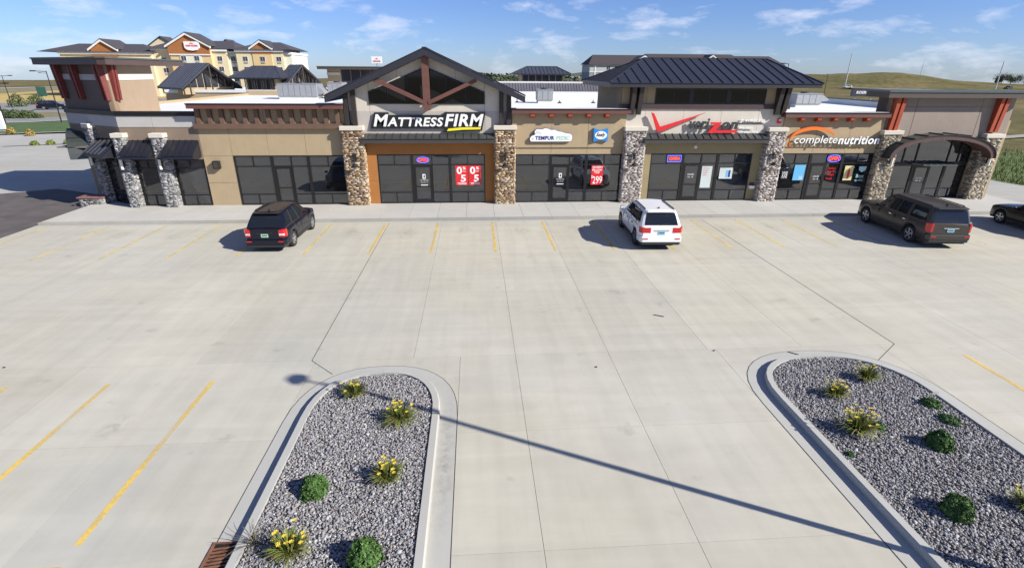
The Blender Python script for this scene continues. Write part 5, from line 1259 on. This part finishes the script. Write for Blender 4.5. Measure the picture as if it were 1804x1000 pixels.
t = thing('alarm_box', 'small red fire alarm box right of the tick sign', 'alarm', (20.1, 4.7, 4.85)); mb = MB(); mb.box(20.0, 20.22, 4.62, 4.745, 4.78, 5.08); mb.build('housing', RED, t, bevel=.015); mb = MB(); mb.box(20.03, 20.19, 4.60, 4.618, 4.94, 5.05); mb.build('strobe', WLENS, t)
t = thing('flyer_box', 'small white flyer box on the olive wall by the pale pier', 'box', (19.12, 4.75, .9)); mb = MB(); mb.box(18.97, 19.28, 4.62, 4.795, .88, 1.06); mb.build('tray', WHITE, t); mb = MB(); mb.prism([(4.62, 1.06), (4.795, 1.06), (4.795, 1.24)], 'x', 18.98, 19.27); mb.build('lid', mat('brown_lid', (.10, .05, .04), .6, 0), t)
t = thing('soffit_camera', 'small white dome camera on the olive wall above the door', 'camera', (15.2, 4.75, 3.42)); mb = MB(); mb.ell((15.2, 4.72, 3.42), .09, .09, .09, 12, 8); mb.build('dome', WHITE, t, smooth=True); mb = MB(); mb.box(15.12, 15.28, 4.72, 4.795, 3.37, 3.53); mb.build('mount', WHITE, t)
# beds for sale seen behind the glass
MATT = mat('mattress_cloth', (.62, .62, .64), .8, .05, 3); BOXS = mat('box_spring', (.20, .25, .36), .8, .05, 3)
for i, (x, y, w, lab) in enumerate(((4.45, 5.0, 1.7, 'mattress on display behind the left pane between the stone piers'), (7.65, 5.0, .85, 'mattress on display behind the sidelight between the stone piers'), (8.75, 5.0, 1.7, 'mattress on display behind the price poster'),
        (-3.7, 5.05, 1.6, 'mattress on display behind the left pane of the orange front'), (-.6, 5.05, .85, 'mattress on display behind the sidelight of the orange front'), (.55, 5.05, 1.75, 'mattress on display behind the red financing posters'))):
    t = thing('mattress', lab, 'mattress', (x + w / 2, y + 1, .1), 'mattresses on display in the shop')
    mb = MB(); mb.box(x, x + w, y, y + 2.0, .2, .5); mb.build('box_spring', BOXS, t, bevel=.03); mb = MB(); mb.box(x, x + w, y, y + 2.0, .5, .82); mb.build('pillow_top', MATT, t, bevel=.06); mb = MB(); mb.box(x + .05, x + w - .05, y + .05, y + 1.95, .1, .2); mb.build('bed_base', BLACK, t)
# ------------------------------------------------------------------ roof plant on the strip
def rtu(label, x0, x1, y0, y1, z, h, hood=1, seed=0):
    t = thing('rooftop_unit', label, 'air conditioner', ((x0 + x1) / 2, (y0 + y1) / 2, z))
    mb = MB(); mb.box(x0 + .08, x1 - .08, y0 + .08, y1 - .08, z, z + .22); mb.build('base_kerb', MEMB, t)
    mb = MB(); mb.box(x0, x1, y0, y1, z + .22, z + h); mb.build('cabinet', GREYP, t, bevel=.02)
    n = max(2, round((x1 - x0) / .5))
    for i in range(n):
        a, b = x0 + (x1 - x0) * i / n, x0 + (x1 - x0) * (i + 1) / n; mb = MB(); mb.box(a + .02, b - .02, y0 - .025, y0 - .002, z + .27, z + h - .06); mb.build('access_panel', GALV, t)
    mb = MB(); mb.box(x0 - .03, x1 + .03, y0 - .03, y1 + .03, z + h, z + h + .04); mb.build('lid', GALV, t)
    if hood:
        mb = MB(); mb.prism([(x1, z + h - .02), (x1 + .62, z + .62), (x1 + .62, z + .5), (x1, z + .42)], 'y', y0 + .1, y1 - .1); mb.build('rain_hood', GALV, t)
    mb = MB(); mb.cyl(((x0 + x1) / 2, (y0 + y1) / 2, z + h + .04), ((x0 + x1) / 2, (y0 + y1) / 2, z + h + .14), .3, 16); mb.build('fan_guard', PLAST, t)
rtu('large grey rooftop air unit, left of the pair behind the tan bracketed wall', -16.2, -12.6, 25.6, 27.6, 5.1, 1.32)
rtu('large grey rooftop air unit, right of the pair nearest the gable roof', -12.0, -10.6, 27.0, 29.0, 5.1, 1.4)
rtu('small square grey rooftop air unit between the gable roof and the hip roof', 7.25, 8.6, 20.0, 21.4, 5.1, 1.08, 0)
rtu('grey rooftop air unit in front of the right end tower', 27.3, 29.4, 15.2, 16.8, 5.1, 1.0)
def vent(label, x, y, h):
    t = thing('roof_vent', label, 'vent pipe', (x, y, 5.1), 'small vent pipes on the white roof'); mb = MB(); mb.cyl((x, y, 5.1), (x, y, 5.1 + h), .06, 8); mb.build('pipe', GALV, t); mb = MB(); mb.cyl((x, y, 5.1), (x, y, 5.22), .22, 10, .08); mb.build('flashing', PLAST, t)
vent('dark roof vent just left of the small square air unit', 5.6, 21.0, .3); vent('dark roof vent right of the small square air unit', 9.2, 20.2, .25); vent('dark roof vent in the middle of the white roof strip', 12.2, 20.5, .3); vent('dark roof vent nearest the hip roof', 15.0, 20.6, .35)
mb = MB(); mb.box(3.9, 22.5, 25.6, 25.9, 5.1, 5.62); mb.build('roof_step', MEMB, mall)
mb = MB(); mb.box(3.9, 22.5, 25.9, 33.9, 5.3, 5.6); mb.build('upper_deck', MEMB, mall)
mb = MB(); mb.box(34.3, 34.59, 8.2, 33.8, 5.1, 5.52); mb.m = 1; mb.box(34.25, 34.92, 8.2, 33.8, 5.52, 5.57); mb.build('side_parapet', [MEMB, FRAME], mall)

# ------------------------------------------------------------------ shops behind
rear = thing('rear_shop_row', 'second row of shops behind with dark clerestory roofs', 'building', (-8, 46, 0))
RM2 = mat('slate_roof_pan', (.06, .065, .085), .45, .1, 3, rand=.08, metal=.25)
mb = MB(); mb.box(-33, 22, 38.4, 60, 0, 5.15); mb.build('wall', TAN, rear)
mb = MB(); mb.box(-33, 22, 38.4, 60, 5.15, 5.2); mb.box(-33, 22, 38.3, 38.6, 5.2, 5.5); mb.build('roof_deck', MEMB, rear)
MANS = mat('mansard_pan', (.12, .115, .13), .5, .1, 3, rand=.05)
mb = MB(); mb.prism([(38.2, 5.35), (39.5, 6.3), (39.5, 5.2), (38.2, 5.2)], 'x', 4.5, 21.8); mz = mb.build('mansard', mat('mansard_core', (.07, .065, .085), .5, .1), rear)
seam_roof(mz, [(4.5, 38.15, 5.37), (21.8, 38.15, 5.37), (21.8, 39.5, 6.34), (4.5, 39.5, 6.34)], .33, MANS, seam=.05)
mb = MB(); mb.box(4.3, 22, 39.5, 39.9, 5.2, 6.55); mb.build('white_coping', MEMB, rear)
GLZ = mat('clerestory_glass_far', (.03, .032, .042), .08, 0)
def clere_hip(x0, x1, y0, y1, ze, rx0, rx1, zr, wx0, wx1, zb):
    mb = MB(); mb.box(wx0, wx1, y0 + .9, y1 - .9, zb, ze); w = mb.build('clerestory_wall', TAN, rear)
    n = 6
    for i in range(n):
        a, b = wx0 + .15 + (wx1 - wx0 - .3) * i / n, wx0 + .15 + (wx1 - wx0 - .3) * (i + 1) / n; mb = MB(); mb.box(a + .04, b - .04, y0 + .86, y0 + .9, zb + .3, ze - .02); mb.build('pane', GLZ, w)
    hip_roof(x0, x1, y0, y1, ze, rx0, rx1, (y0 + y1) / 2, zr, rear, .5, .12, mp=RM2)
    for x in np.linspace(wx0 + .2, wx1 - .2, 4): mb = MB(); mb.box(x - .05, x + .05, y0 + .1, y0 + .2, zb - .2, ze); mb.build('post', DKTIM, rear)
clere_hip(-26.2, -20.3, 39.2, 44.5, 6.62, -24.2, -21.6, 8.0, -24.6, -21.2, 5.2)
clere_hip(7.1, 14.3, 44.3, 50, 7.25, 8.9, 12.8, 8.25, 7.9, 13.5, 5.2)
def clere_gable(cx, cy, a, ze, zr, ang, ln):
    """glazed gable end turned towards the camera side; ridge runs back"""
    e = Vector((math.cos(ang), math.sin(ang), 0)); n = Vector((math.sin(ang), -math.cos(ang), 0)); c = Vector((cx, cy, 0))
    Q = lambda u, d, z: c + e * u + n * d + Vector((0, 0, z))
    xf = lambda p: Q(p[0], -p[1], p[2])
    mb = MB(xf); mb.prism([(-a + .5, 5.0), (a - .5, 5.0), (a - .5, ze + .35), (0, zr - .25), (-a + .5, ze + .35)], 'y', .9, ln); w = mb.build('clerestory_wall', TAN, rear)
    us = np.linspace(-a + .6, a - .6, 8)
    for u0, u1 in zip(us, us[1:]):
        h = lambda u: ze + .25 + (zr - ze - .6) * (1 - abs(u) / (a - .5)); mb = MB(xf); mb.prism([(u0 + .06, 5.75), (u1 - .06, 5.75), (u1 - .06, max(h(u1), 5.9)), (u0 + .06, max(h(u0), 5.9))], 'y', .84, .9); mb.build('pane', GLZ, w)
    core = MB(xf)
    for s in (-1, 1): core.prism([(0, zr - .16), (s * a, ze - .12), (s * a, ze + .02), (0, zr)], 'y', -.35, ln)
    r = core.build('gable_roof', MATS['roof_edge_metal'], rear)
    for s in (-1, 1): seam_roof(r, [Q(s * a, .4, ze + .03), Q(s * a, -ln, ze + .03), Q(0, -ln, zr + .02), Q(0, .4, zr + .02)], .62, RM2)
    for u in (-a * .72, 0, a * .72): mb = MB(xf); mb.box(u - .06, u + .06, -.25, -.13, 5.0, ze + (zr - ze) * (1 - abs(u) / a) - .1); mb.build('post', DKTIM, rear)
clere_gable(-28.0, 38.9, 3.3, 5.65, 8.25, R(48), 6.5)
clere_gable(-18.6, 42.0, 2.0, 6.2, 8.2, R(35), 4.5)
mb = MB(); mb.box(-16.2, -7, 44, 50, 5.2, 7.75); tw = mb.build('tower_wall', TAN, rear)
for i in range(6): a = -14.5 + i * 1.2; mb = MB(); mb.box(a, a + 1.12, 43.95, 43.99, 6.0, 7.7); mb.build('pane', GLZ, tw)
mb = MB(); mb.box(-16.25, -14.6, 43.93, 43.99, 7.1, 7.4); mb.build('light_band', CREAM, tw)
mb = MB(); mb.box(-17.1, -6, 43, 51, 7.75, 8.0); mb.m = 1; mb.box(-17.15, -5.95, 42.95, 51.05, 8.0, 8.1); mb.build('flat_roof', [MATS['bronze_fascia'], SLABG], rear)

# ------------------------------------------------------------------ hotels
HY = 151.0
YELW = mat('yellow_stucco', (.70, .60, .39), .9, .05, .3); PALEW = mat('pale_stucco', (.68, .67, .55), .9, .05, .3); ORGW = mat('orange_gable_stucco', (.36, .14, .045), .9, .05, .3); GOLDW = mat('gold_stucco', (.66, .49, .25), .9, .05, .3)
WTRIM = mat('white_trim', (.74, .74, .74), .7, 0); DSHN = mat('dark_shingle', (.055, .05, .058), .9, .12, 1.5); WINF = mat('hotel_window_glass', (.05, .06, .075), .1, 0)
hotel = thing('yellow_hotel', 'yellow four storey hotel with orange gables and dark hipped roofs', 'building', (-85, HY + 8, 0))
def block(x0, x1, y, ze, m, depth=16, cor=True, par=None):
    mb = MB(); mb.box(x0, x1, y, y + depth, 0, ze); w = mb.build('wall', m, par or hotel)
    if cor: mb = MB(); mb.box(x0 - .25, x1 + .25, y - .45, y + depth + .3, ze, ze + .62); mb.build('cornice', WTRIM, par or hotel)
    return w
def hwin(w, x, z, y, ww=1.35, h=1.25):
    mb = MB(); mb.box(x - ww / 2 - .08, x + ww / 2 + .08, y - .06, y - .005, z - h / 2 - .08, z + h / 2 + .08); mb.m = 1
    mb.box(x - ww / 2, x - .04, y - .075, y - .06, z - h / 2, z + h / 2); mb.box(x + .04, x + ww / 2, y - .075, y - .06, z - h / 2, z + h / 2)
    mb.m = 2; mb.box(x - .55, x + .55, y - .12, y - .005, z - h / 2 - .62, z - h / 2 - .28); mb.build('window', [WTRIM, WINF, GREYP], w)
def roofhip(x0, x1, y0, y1, z, rise, ins, par=None, m=None):
    ym = (y0 + y1) / 2; mb = MB(); mb.add([(x0, y0, z), (x1, y0, z), (x1, y1, z), (x0, y1, z), (x0 + ins, ym, z + rise), (x1 - ins, ym, z + rise)], [(0, 1, 5, 4), (1, 2, 5), (2, 3, 4, 5), (3, 0, 4), (3, 2, 1, 0)]); mb.build('roof', m or DSHN, par or hotel)
def hgable(x0, x1, y, zl, apz, zbot, m, par=None, depth=9):
    xm = (x0 + x1) / 2; par = par or hotel
    mb = MB(); mb.prism([(x0 + .6, zbot), (x1 - .6, zbot), (x1 - .6, zl + .2), (xm, apz - .35), (x0 + .6, zl + .2)], 'y', y - .25, y + depth); mb.build('gable_wall', m, par)
    mb = MB()
    for s, xe in ((-1, x0), (1, x1)): mb.prism([(xm, apz), (xe, zl), (xe, zl - .55), (xm, apz - .6)], 'y', y - .75, y - .3)
    mb.build('verge_board', WTRIM, par)
    mb = MB()
    for s, xe in ((-1, x0), (1, x1)): mb.prism([(xm, apz + .22), (xe, zl + .12), (xe, zl), (xm, apz)], 'y', y - .8, y + depth)
    mb.build('roof', DSHN, par)
w = block(-121.2, -95, HY, 11.8, YELW); roofhip(-127.2, -94, HY - .8, HY + 17, 12.42, 2.6, 7)
hgable(-112.5, -104, HY, 13.2, 15.9, 11.2, ORGW)
for x in (-118.5, -115, -101, -97.5):
    for z in (9.9, 7.0): hwin(w, x, z, HY)
w = block(-95, -89.2, HY + .8, 13.0, YELW); roofhip(-96, -70, HY - .2, HY + 18, 13.6, 2.6, 4); hwin(w, -92, 7.5, HY + .8); hwin(w, -92, 10.4, HY + .8)
w = block(-89.2, -77.3, HY - .6, 13.2, GOLDW, cor=False); hgable(-90.0, -76.8, HY - .6, 14.3, 17.9, 12.1, ORGW)
mb = MB(); mb.box(-89.3, -77.2, HY - .9, HY - .62, 11.75, 12.1); mb.build('band', WTRIM, hotel)
mb = MB(); mb.box(-86.4, -80.2, HY - .75, HY - .61, 0, 11.75); w2 = mb.build('pale_bay', PALEW, hotel)
for x in (-85.3, -81.5):
    for z in (10.9, 8.0, 5.1): hwin(w2, x, z, HY - .76)
w = block(-77.3, -73, HY + .4, 12.9, YELW)
for z in (10.9, 8.0, 5.1): hwin(w, -76.0 + .7, z, HY + .4)
w = block(-73, -70.2, HY + 1.2, 12.4, PALEW)
for z in (10.9, 8.0, 5.1): hwin(w, -71.7, z, HY + 1.2)
w = block(-70.2, -56.2, HY, 12.9, YELW); w3 = block(-56.2, -53.9, HY + .6, 12.2, PALEW); roofhip(-71, -53.2, HY - .8, HY + 17, 13.52, 2.4, 6)
hgable(-66.0, -59.0, HY, 13.9, 16.1, 12.3, ORGW)
mb = MB(); mb.box(-65.3, -59.6, HY - .18, HY - .005, 0, 12.28); w4 = mb.build('gold_bay', GOLDW, hotel)
for x in (-67.6, -57.6):
    for z in (10.9, 8.0, 5.1): hwin(w, x, z, HY)
for z in (10.9, 8.0, 5.1): hwin(w4, -62.4, z, HY - .19)
for (a, b, z) in ((-102, -93, 17.3), (-80.5, -74.5, 16.6)):
    xm = (a + b) / 2; mb = MB(); mb.prism([(a, z - 2.8), (b, z - 2.8), (xm, z)], 'y', HY + 12, HY + 14); mb.build('rear_gable', YELW, hotel)
    mb = MB()
    for xe in (a - .4, b + .4): mb.prism([(xm, z + .3), (xe, z - 2.8), (xe, z - 3.05), (xm, z + .02)], 'y', HY + 11.6, HY + 18)
    mb.build('roof', DSHN, hotel)
s = thing('hotel_sign', 'white shield sign with red emblem on the tallest orange gable', 'sign', (-82, HY - 1.2, 13.2))
plate('face', [(-84.3, 13.8), (-83.6, 13.2), (-82.1, 13.0), (-80.6, 13.2), (-79.9, 13.8), (-79.9, 15.5), (-84.3, 15.5)], HY - 1.25, HY - .9, WHITE, s)
plate('emblem', [(-82.9, 14.75), (-82.1, 15.25), (-81.3, 14.75), (-82.1, 14.95)], HY - 1.3, HY - 1.25, RED, s); txt('lettering', 'HAWTHORN', -83.8, 14.1, 3.4, .5, HY - 1.25, RED, s, .05, bold=.02)
# grey hotel
GY = 210.0
GREYW = mat('grey_siding', (.46, .47, .46), .9, .05, .3); GREYD = mat('grey_green_siding', (.26, .29, .30), .9, .05, .3); BSHN = mat('brown_shingle', (.052, .042, .045), .9, .12, 1.5)
gh = thing('grey_hotel', 'pale grey siding hotel with dark brown roof beyond the hip roof', 'building', (92, GY + 8, 0))
mb = MB(); mb.box(51.3, 137, GY, GY + 17, 0, 8.0); mb.build('lower_wall', GREYD, gh)
mb = MB(); mb.box(51.3, 137, GY, GY + 17, 8.0, 11.0); gw = mb.build('upper_wall', GREYW, gh)
mb = MB(); mb.box(51.2, 137.1, GY - .12, GY, 7.9, 8.15); mb.box(51.2, 137.1, GY - .4, GY, 10.9, 11.2); mb.box(53.4, 53.9, GY - .14, GY, 0, 10.9); mb.build('trim', WTRIM, gh)
for x in (59.4, 62.9, 70, 73.5, 124, 128):
    for z in (10.0, 7.1 - .2): hwin(gw, x, z - .3, GY, 1.5, 1.5)
def groof(x0, x1, ze, zr, hipL=False, hipR=False):
    ym = GY + 8.5; mb = MB(); i = 3.5
    a, b = (x0 + i if hipL else x0), (x1 - i if hipR else x1)
    mb.add([(x0, GY - .9, ze), (x1, GY - .9, ze), (x1, GY + 18, ze), (x0, GY + 18, ze), (a, ym, zr), (b, ym, zr)], [(0, 1, 5, 4), (1, 2, 5), (2, 3, 4, 5), (3, 0, 4), (3, 2, 1, 0)]); mb.build('roof', BSHN, gh)
groof(50.6, 137.6, 11.1, 15.0, True, True); groof(74, 120, 12.0, 15.6, True, True)
hgable(101, 107, GY - 1, 13.2, 15.1, 11.0, GREYW, gh); hgable(69, 78.5, GY - 3, 12.0, 14.6, 9, GREYW, gh)

# ------------------------------------------------------------------ signs, lamps, vehicles further off
t = thing('pylon_sign', 'white board on a thin pole rising behind the gable roof', 'sign', (-16.1, 80, 0))
mb = MB(); mb.cyl((-16.1, 80, 0), (-16.1, 80, 8.95), .1, 8); mb.build('pole', GALV, t); mb = MB(); mb.box(-17.05, -15.15, 79.85, 80.15, 8.95, 10.15); mb.build('board', WHITE, t); plate('emblem', [(-16.4, 9.65), (-16.1, 9.9), (-15.8, 9.65), (-16.1, 9.75)], 79.8, 79.849, RED, t); txt('lettering', 'HAWTHORN', -16.75, 9.2, 1.3, .25, 79.85, RED, t, .03)
t = thing('board_sign', 'dark navy board sign with white capitals left of the right end tower', 'sign', (40.6, 26, 0))
mb = MB(); mb.cyl((39.9, 26.1, 0), (39.9, 26.1, 5.6), .09, 8); mb.cyl((41.6, 26.1, 0), (41.6, 26.1, 5.6), .09, 8); mb.build('post', GALV, t); mb = MB(); mb.box(39.4, 42.2, 25.9, 26.05, 5.55, 6.22); mb.build('board', mat('navy_board', (.02, .02, .045), .5, 0), t); txt('lettering', 'ROERS', 39.85, 5.78, 1.2, .26, 25.9, WHITE, t, .02, .15, bold=.03)
def street_lamp(label, x, y, h, arms, arm=1.6, r=.09, m=None):
    t = thing('street_lamp', label, 'street lamp', (x, y, 0), 'lamp posts'); mm = m or LAMPB
    mb = MB(); mb.cyl((x, y, -.2), (x, y, h), r, 8, r * .6); mb.build('pole', mm, t)
    for (dx, dy) in arms:
        mb = MB(); mb.beam((x, y, h - .1), (x + dx * arm, y + dy * arm, h), .08, .08); mb.build('arm', mm, t)
        mb = MB(); c = (x + dx * (arm + .3), y + dy * (arm + .3)); mb.box(c[0] - .32, c[0] + .32, c[1] - .16, c[1] + .16, h - .08, h + .08); mb.build('lamp_head', mm, t)
street_lamp('dark lamp post at the left picture edge by the roadside shrubs', -68.5, 59.7, 5.6, [(1, 0)])
street_lamp('two armed lamp post standing before the wheat field', -95.2, 95.4, 6.3, [(-1, 0), (1, 0)], 1.3)
street_lamp('lamp post with one arm just left of the corner tower', -119.6, 141.5, 6.6, [(-1, 0)])
street_lamp('lamp post between the lawn strip and the corner tower', -61.2, 60.7, 7.3, [(-1, 0)])
street_lamp('black lamp post beyond the hip roof', 153.4, 203, 7.8, [(0, 1)], .4, .14)
street_lamp('lamp post with one arm peeping over the hip roof', 52.1, 60, 9.15, [(-1, 0)], .6)
street_lamp('dark slim lamp post in front of the yellow hotel bays', -52.5, 110, 7.3, [(-1, 0)], .6); street_lamp('dark slim lamp post at the right end of the yellow hotel', -40.5, 118, 7.6, [(-1, 0)], .8); street_lamp('dark slim lamp post before the left hotel wing', -57.5, 90, 5.4, [(-1, 0)], .6)
MAST = mat('mast_steel', (.55, .56, .56), .5, .05)
street_lamp('pale highway mast rising above the far white car', 213, 276, 19, [(1, 0)], 3, .36, MAST); street_lamp('pale highway mast above the right end tower roof', 291, 262, 15, [(1, 0)], 3, .36, MAST); street_lamp('pale highway mast on the crest of the grassy hill', 292, 318, 15, [(-1, 0)], 2, .25, MAST)
# the car park lamp whose shadow crosses the lot
PX, PY, PH = 11.28, -21.72, 9.62
t = thing('parking_lamp', 'tall car park lamp beyond the lower right corner casting the long shadow', 'street lamp', (PX, PY, 0))
mb = MB(); mb.cyl((PX, PY, 0), (PX, PY, .55), .28, 20); mb.build('footing', KERBC, t); mb = MB(); mb.cyl((PX, PY, .55), (PX, PY, PH), .075, 12, .065); mb.build('pole', LAMPB, t)
mb = MB(); mb.beam((PX, PY, PH - .05), (PX - .55, PY + .2, PH), .06, .08); mb.build('arm', LAMPB, t); mb = MB(); mb.cyl((PX - .8, PY + .3, PH - .06), (PX - .8, PY + .3, PH + .06), .25, 20, .2); mb.build('lamp_head', LAMPB, t)
# vehicles on the roads
car('far_car', 'small white car on the highway right of the hip roof', 'car', (199, 254, .97), R(75), JWHITE, L=4.6, W=1.85, H=1.6, belt=.95, rails=False)
car('far_car', 'dark car on the road left of the corner tower', 'car', (-83.5, 90.5, 0), R(-70), BLUEBLK, L=4.9, W=1.95, H=1.75, belt=1.05, rails=False)
car('far_car', 'dark car on the highway above the right end tower roof', 'car', (282, 246, 1.0), R(110), BLK2, L=5.4, W=2.0, H=1.75, belt=1.05, rails=False)
t = thing('road_sign', 'red topped white roadside sign at the left picture edge', 'sign', (-59.0, 47.6, 0)); mb = MB(); mb.box(-60.6, -58.9, 47.5, 47.8, .3, 2.5); mb.build('board', WHITE, t); mb = MB(); mb.box(-60.6, -59.3, 47.45, 47.49, 1.0, 1.9); mb.build('picture', RED, t); mb = MB(); mb.box(-60.7, -59.8, 47.4, 47.9, 2.5, 3.6); mb.build('red_top', RED, t); mb = MB(); mb.box(-60.2, -59.1, 47.55, 47.75, 0, .3); mb.build('foot', GREYP, t)
t = thing('road_sign', 'dark green back of a road sign beside the corner tower', 'sign', (-108, 122, 0)); mb = MB(); mb.box(-109.3, -107, 122, 122.1, 1.2, 3.4); mb.build('board', mat('sign_green', (.03, .10, .075), .6, 0), t); mb = MB(); mb.cyl((-108.1, 122.15, 0), (-108.1, 122.15, 3.2), .08, 6); mb.build('post', GALV, t)
GRN = [(.05, .085, .02), (.07, .10, .03), (.035, .06, .015)]
for i, (x, y, r, h, lab) in enumerate(((-76, 69.3, 1.5, 1.3, 'leftmost roadside shrub beyond the lawn strip'), (-74.2, 69.3, 1.5, 1.4, 'second roadside shrub beyond the lawn strip'), (-72.4, 69.3, 1.3, 1.2, 'third roadside shrub beyond the lawn strip'), (-70.7, 69.2, .6, .6, 'small dry roadside shrub at the right of the row'))):
    shrub('roadside_shrub', lab, x, y, r, h, 500, GRN, 30 + i, .16, 'roadside shrubs', 0)
for i, (x, y, r, h, lab) in enumerate(((-96.9, 99.2, 1.6, 2.6, 'dark bush by the road in front of the wheat field'), (-99.4, 107.8, 1.7, 2.2, 'reddish green bush at the foot of the wheat field'), (-93, 112, 2.4, 2.8, 'dark bush behind the dark car'))):
    shrub('field_bush', lab, x, y, r, h, 500, GRN, 40 + i, .2, 'bushes along the field road', 0)
YG = [(.16, .20, .03), (.22, .24, .04), (.08, .14, .02)]
for i, (x, y, lab) in enumerate(((-45.1, 33.7, 'leftmost of three yellow green bushes on the concrete drive strip'), (-43.9, 34.3, 'middle of three yellow green bushes on the concrete drive strip'), (-42.6, 35.0, 'right of three yellow green bushes nearest the corner canopy'))):
    shrub('low_bush', lab, x, y, .42, .5, 420, YG, 50 + i, .07, 'three low bushes in the drive strip', 0)
OG = [(.34, .22, .05), (.25, .20, .05)]
for i, (x, y, lab) in enumerate(((-56.2, 44.9, 'left ochre grass tuft on the lawn strip'), (-52.2, 42.6, 'right ochre grass tuft on the lawn strip'))):
    shrub('grass_tuft', lab, x, y, .5, .8, 320, OG, 60 + i, .09, 'ochre grass tufts on the lawn', .03, 'grass tuft')
sheet('bed_strip', [(-47.5, 32.4), (-41, 34.9), (-41, 35.6), (-47.5, 33.0)], .012, mat('mulch', (.12, .10, .08), .95, .2, 3))
# trees on the right-hand horizon and woods in the distance
def far_tree(label, x, y, z, h, rad, seed):
    r = np.random.default_rng(seed); t = thing('far_tree', label, 'tree', (x, y, z), 'dark trees on the right horizon')
    mb = MB(); mb.cyl((x, y, z), (x, y, z + h * .55), .3, 7, .12)
    for k in range(4): a = k * 1.7 + seed; mb.cyl((x, y, z + h * .3), (x + rad * .6 * math.cos(a), y + rad * .6 * math.sin(a), z + h * .65), .13, 5, .05)
    mb.build('trunk', mat('bark', (.07, .05, .04), .9, .2), t)
    n = 1300; cl = r.normal(size=(9, 3)) * np.array([rad * .5, rad * .5, h * .16]) + np.array([x, y, z + h * .5]); P = cl[r.integers(0, 9, n)] + r.normal(size=(n, 3)) * np.array([rad * .26, rad * .26, h * .11])
    nn = r.normal(size=(n, 3)); nn /= np.linalg.norm(nn, axis=1)[:, None]; a = np.cross(nn, r.normal(size=(n, 3))); a /= np.linalg.norm(a, axis=1)[:, None]; b = np.cross(nn, a); s = .28
    V = np.stack([P - a * s, P - b * s * .6, P + a * s, P + b * s * .6], 1).reshape(-1, 3); c = np.array(GRN)[r.integers(0, 3, n)] * .7; c = np.concatenate([c, np.ones((n, 1))], 1)
    raw('crown', V, np.arange(4 * n).reshape(-1, 4), LEAFM, t, col=np.repeat(c, 4, 0))
for i, (x, y, h, rad, lab) in enumerate(((352, 322, 4.0, 1.8, 'small lone tree left of the horizon clump'), (362, 330, 8, 4.5, 'leftmost tree of the dark clump on the right horizon'), (369, 330, 6.5, 4.0, 'low middle tree of the dark clump on the right horizon'), (378, 328, 8.0, 5, 'broad tree at the right picture edge on the horizon'))):
    far_tree(lab, x, y, terrain_height(x, y) - .3, h, rad, 70 + i)
def woods(name, pts, h, seed, cols, label):
    r = np.random.default_rng(seed); V = []; C = []
    for (x0, y0, x1, y1, n) in pts:
        t = r.uniform(0, 1, n); P = np.column_stack([x0 + (x1 - x0) * t + r.normal(size=n) * 3, y0 + (y1 - y0) * t + r.normal(size=n) * 14, r.uniform(0, 1, n) ** 1.5 * h * (.5 + .5 * np.abs(np.sin(t * 23 + np.sin(t * 61) * 2)))])
        nn = r.normal(size=(n, 3)); nn /= np.linalg.norm(nn, axis=1)[:, None]; a = np.cross(nn, r.normal(size=(n, 3))); a /= np.linalg.norm(a, axis=1)[:, None]; b = np.cross(nn, a); s = h * .16
        V.append(np.stack([P - a * s, P - b * s * .7, P + a * s, P + b * s * .7], 1).reshape(-1, 3)); c = np.array(cols)[r.integers(0, len(cols), n)]; C.append(np.repeat(np.concatenate([c, np.ones((n, 1))], 1), 4, 0))
    V = np.concatenate(V); C = np.concatenate(C); o = raw(name, V, np.arange(len(V)).reshape(-1, 4), LEAFM, col=C); tag(o, label, 'woods', kind='stuff')
woods('distant_woods', [(-70, 300, 70, 330, 2600), (-40, 420, 60, 440, 1500)], 7, 5, [(.03, .05, .02), (.045, .07, .025), (.06, .07, .03)], 'dark green belt of distant trees behind the roofs')
# low far ridge, dark olive
def ridge():
    V = []; F = []; n = 60
    for i in range(n + 1):
        x = -200 + i * 26; hgt = 6 + 9 * math.exp(-((x - 860) / 330) ** 2) + 5 * math.sin(i * .37) + 3 * math.sin(i * .9 + 1)
        V += [(x, 1500, -1), (x, 1560, hgt), (x, 1800, -1)]
    for i in range(n): F += [(3 * i, 3 * i + 3, 3 * i + 4, 3 * i + 1), (3 * i + 1, 3 * i + 4, 3 * i + 5, 3 * i + 2)]
    o = raw('hills', V, F, mat('far_hill', (.075, .085, .055), .95, .15, .01), smooth=True); struct(o)
ridge()

for i, (x, y, l, a, lab) in enumerate(((7.9, -11.3, .34, -.5, 'short dark stick lying in the middle of the open lot'), (8.75, -13.7, .05, .4, 'tiny dark scrap near the tip of the right island'), (-5.6, -20.1, .12, .2, 'dark leaf scrap at the lower left of the lot'), (5.1, -14.4, .05, 1, 'tiny dark scrap in the middle of the drive aisle'), (11.0, -14.0, .3, -.7, 'dark stick by the kerb at the tip of the right island'), (-11.0, -13.5, .06, .3, 'tiny dark scrap on the left slab joint'))):
    mb = MB(); d = Vector((math.cos(a), math.sin(a), 0)) * l / 2; mb.beam(Vector((x, y, .016)) - d, Vector((x, y, .016)) + d, .02 if l > .1 else .035, .02)
    tag(mb.build('twig_litter', mat('twig_dark', (.05, .04, .03), .9, .2)), lab, 'litter', 'litter on the car park')
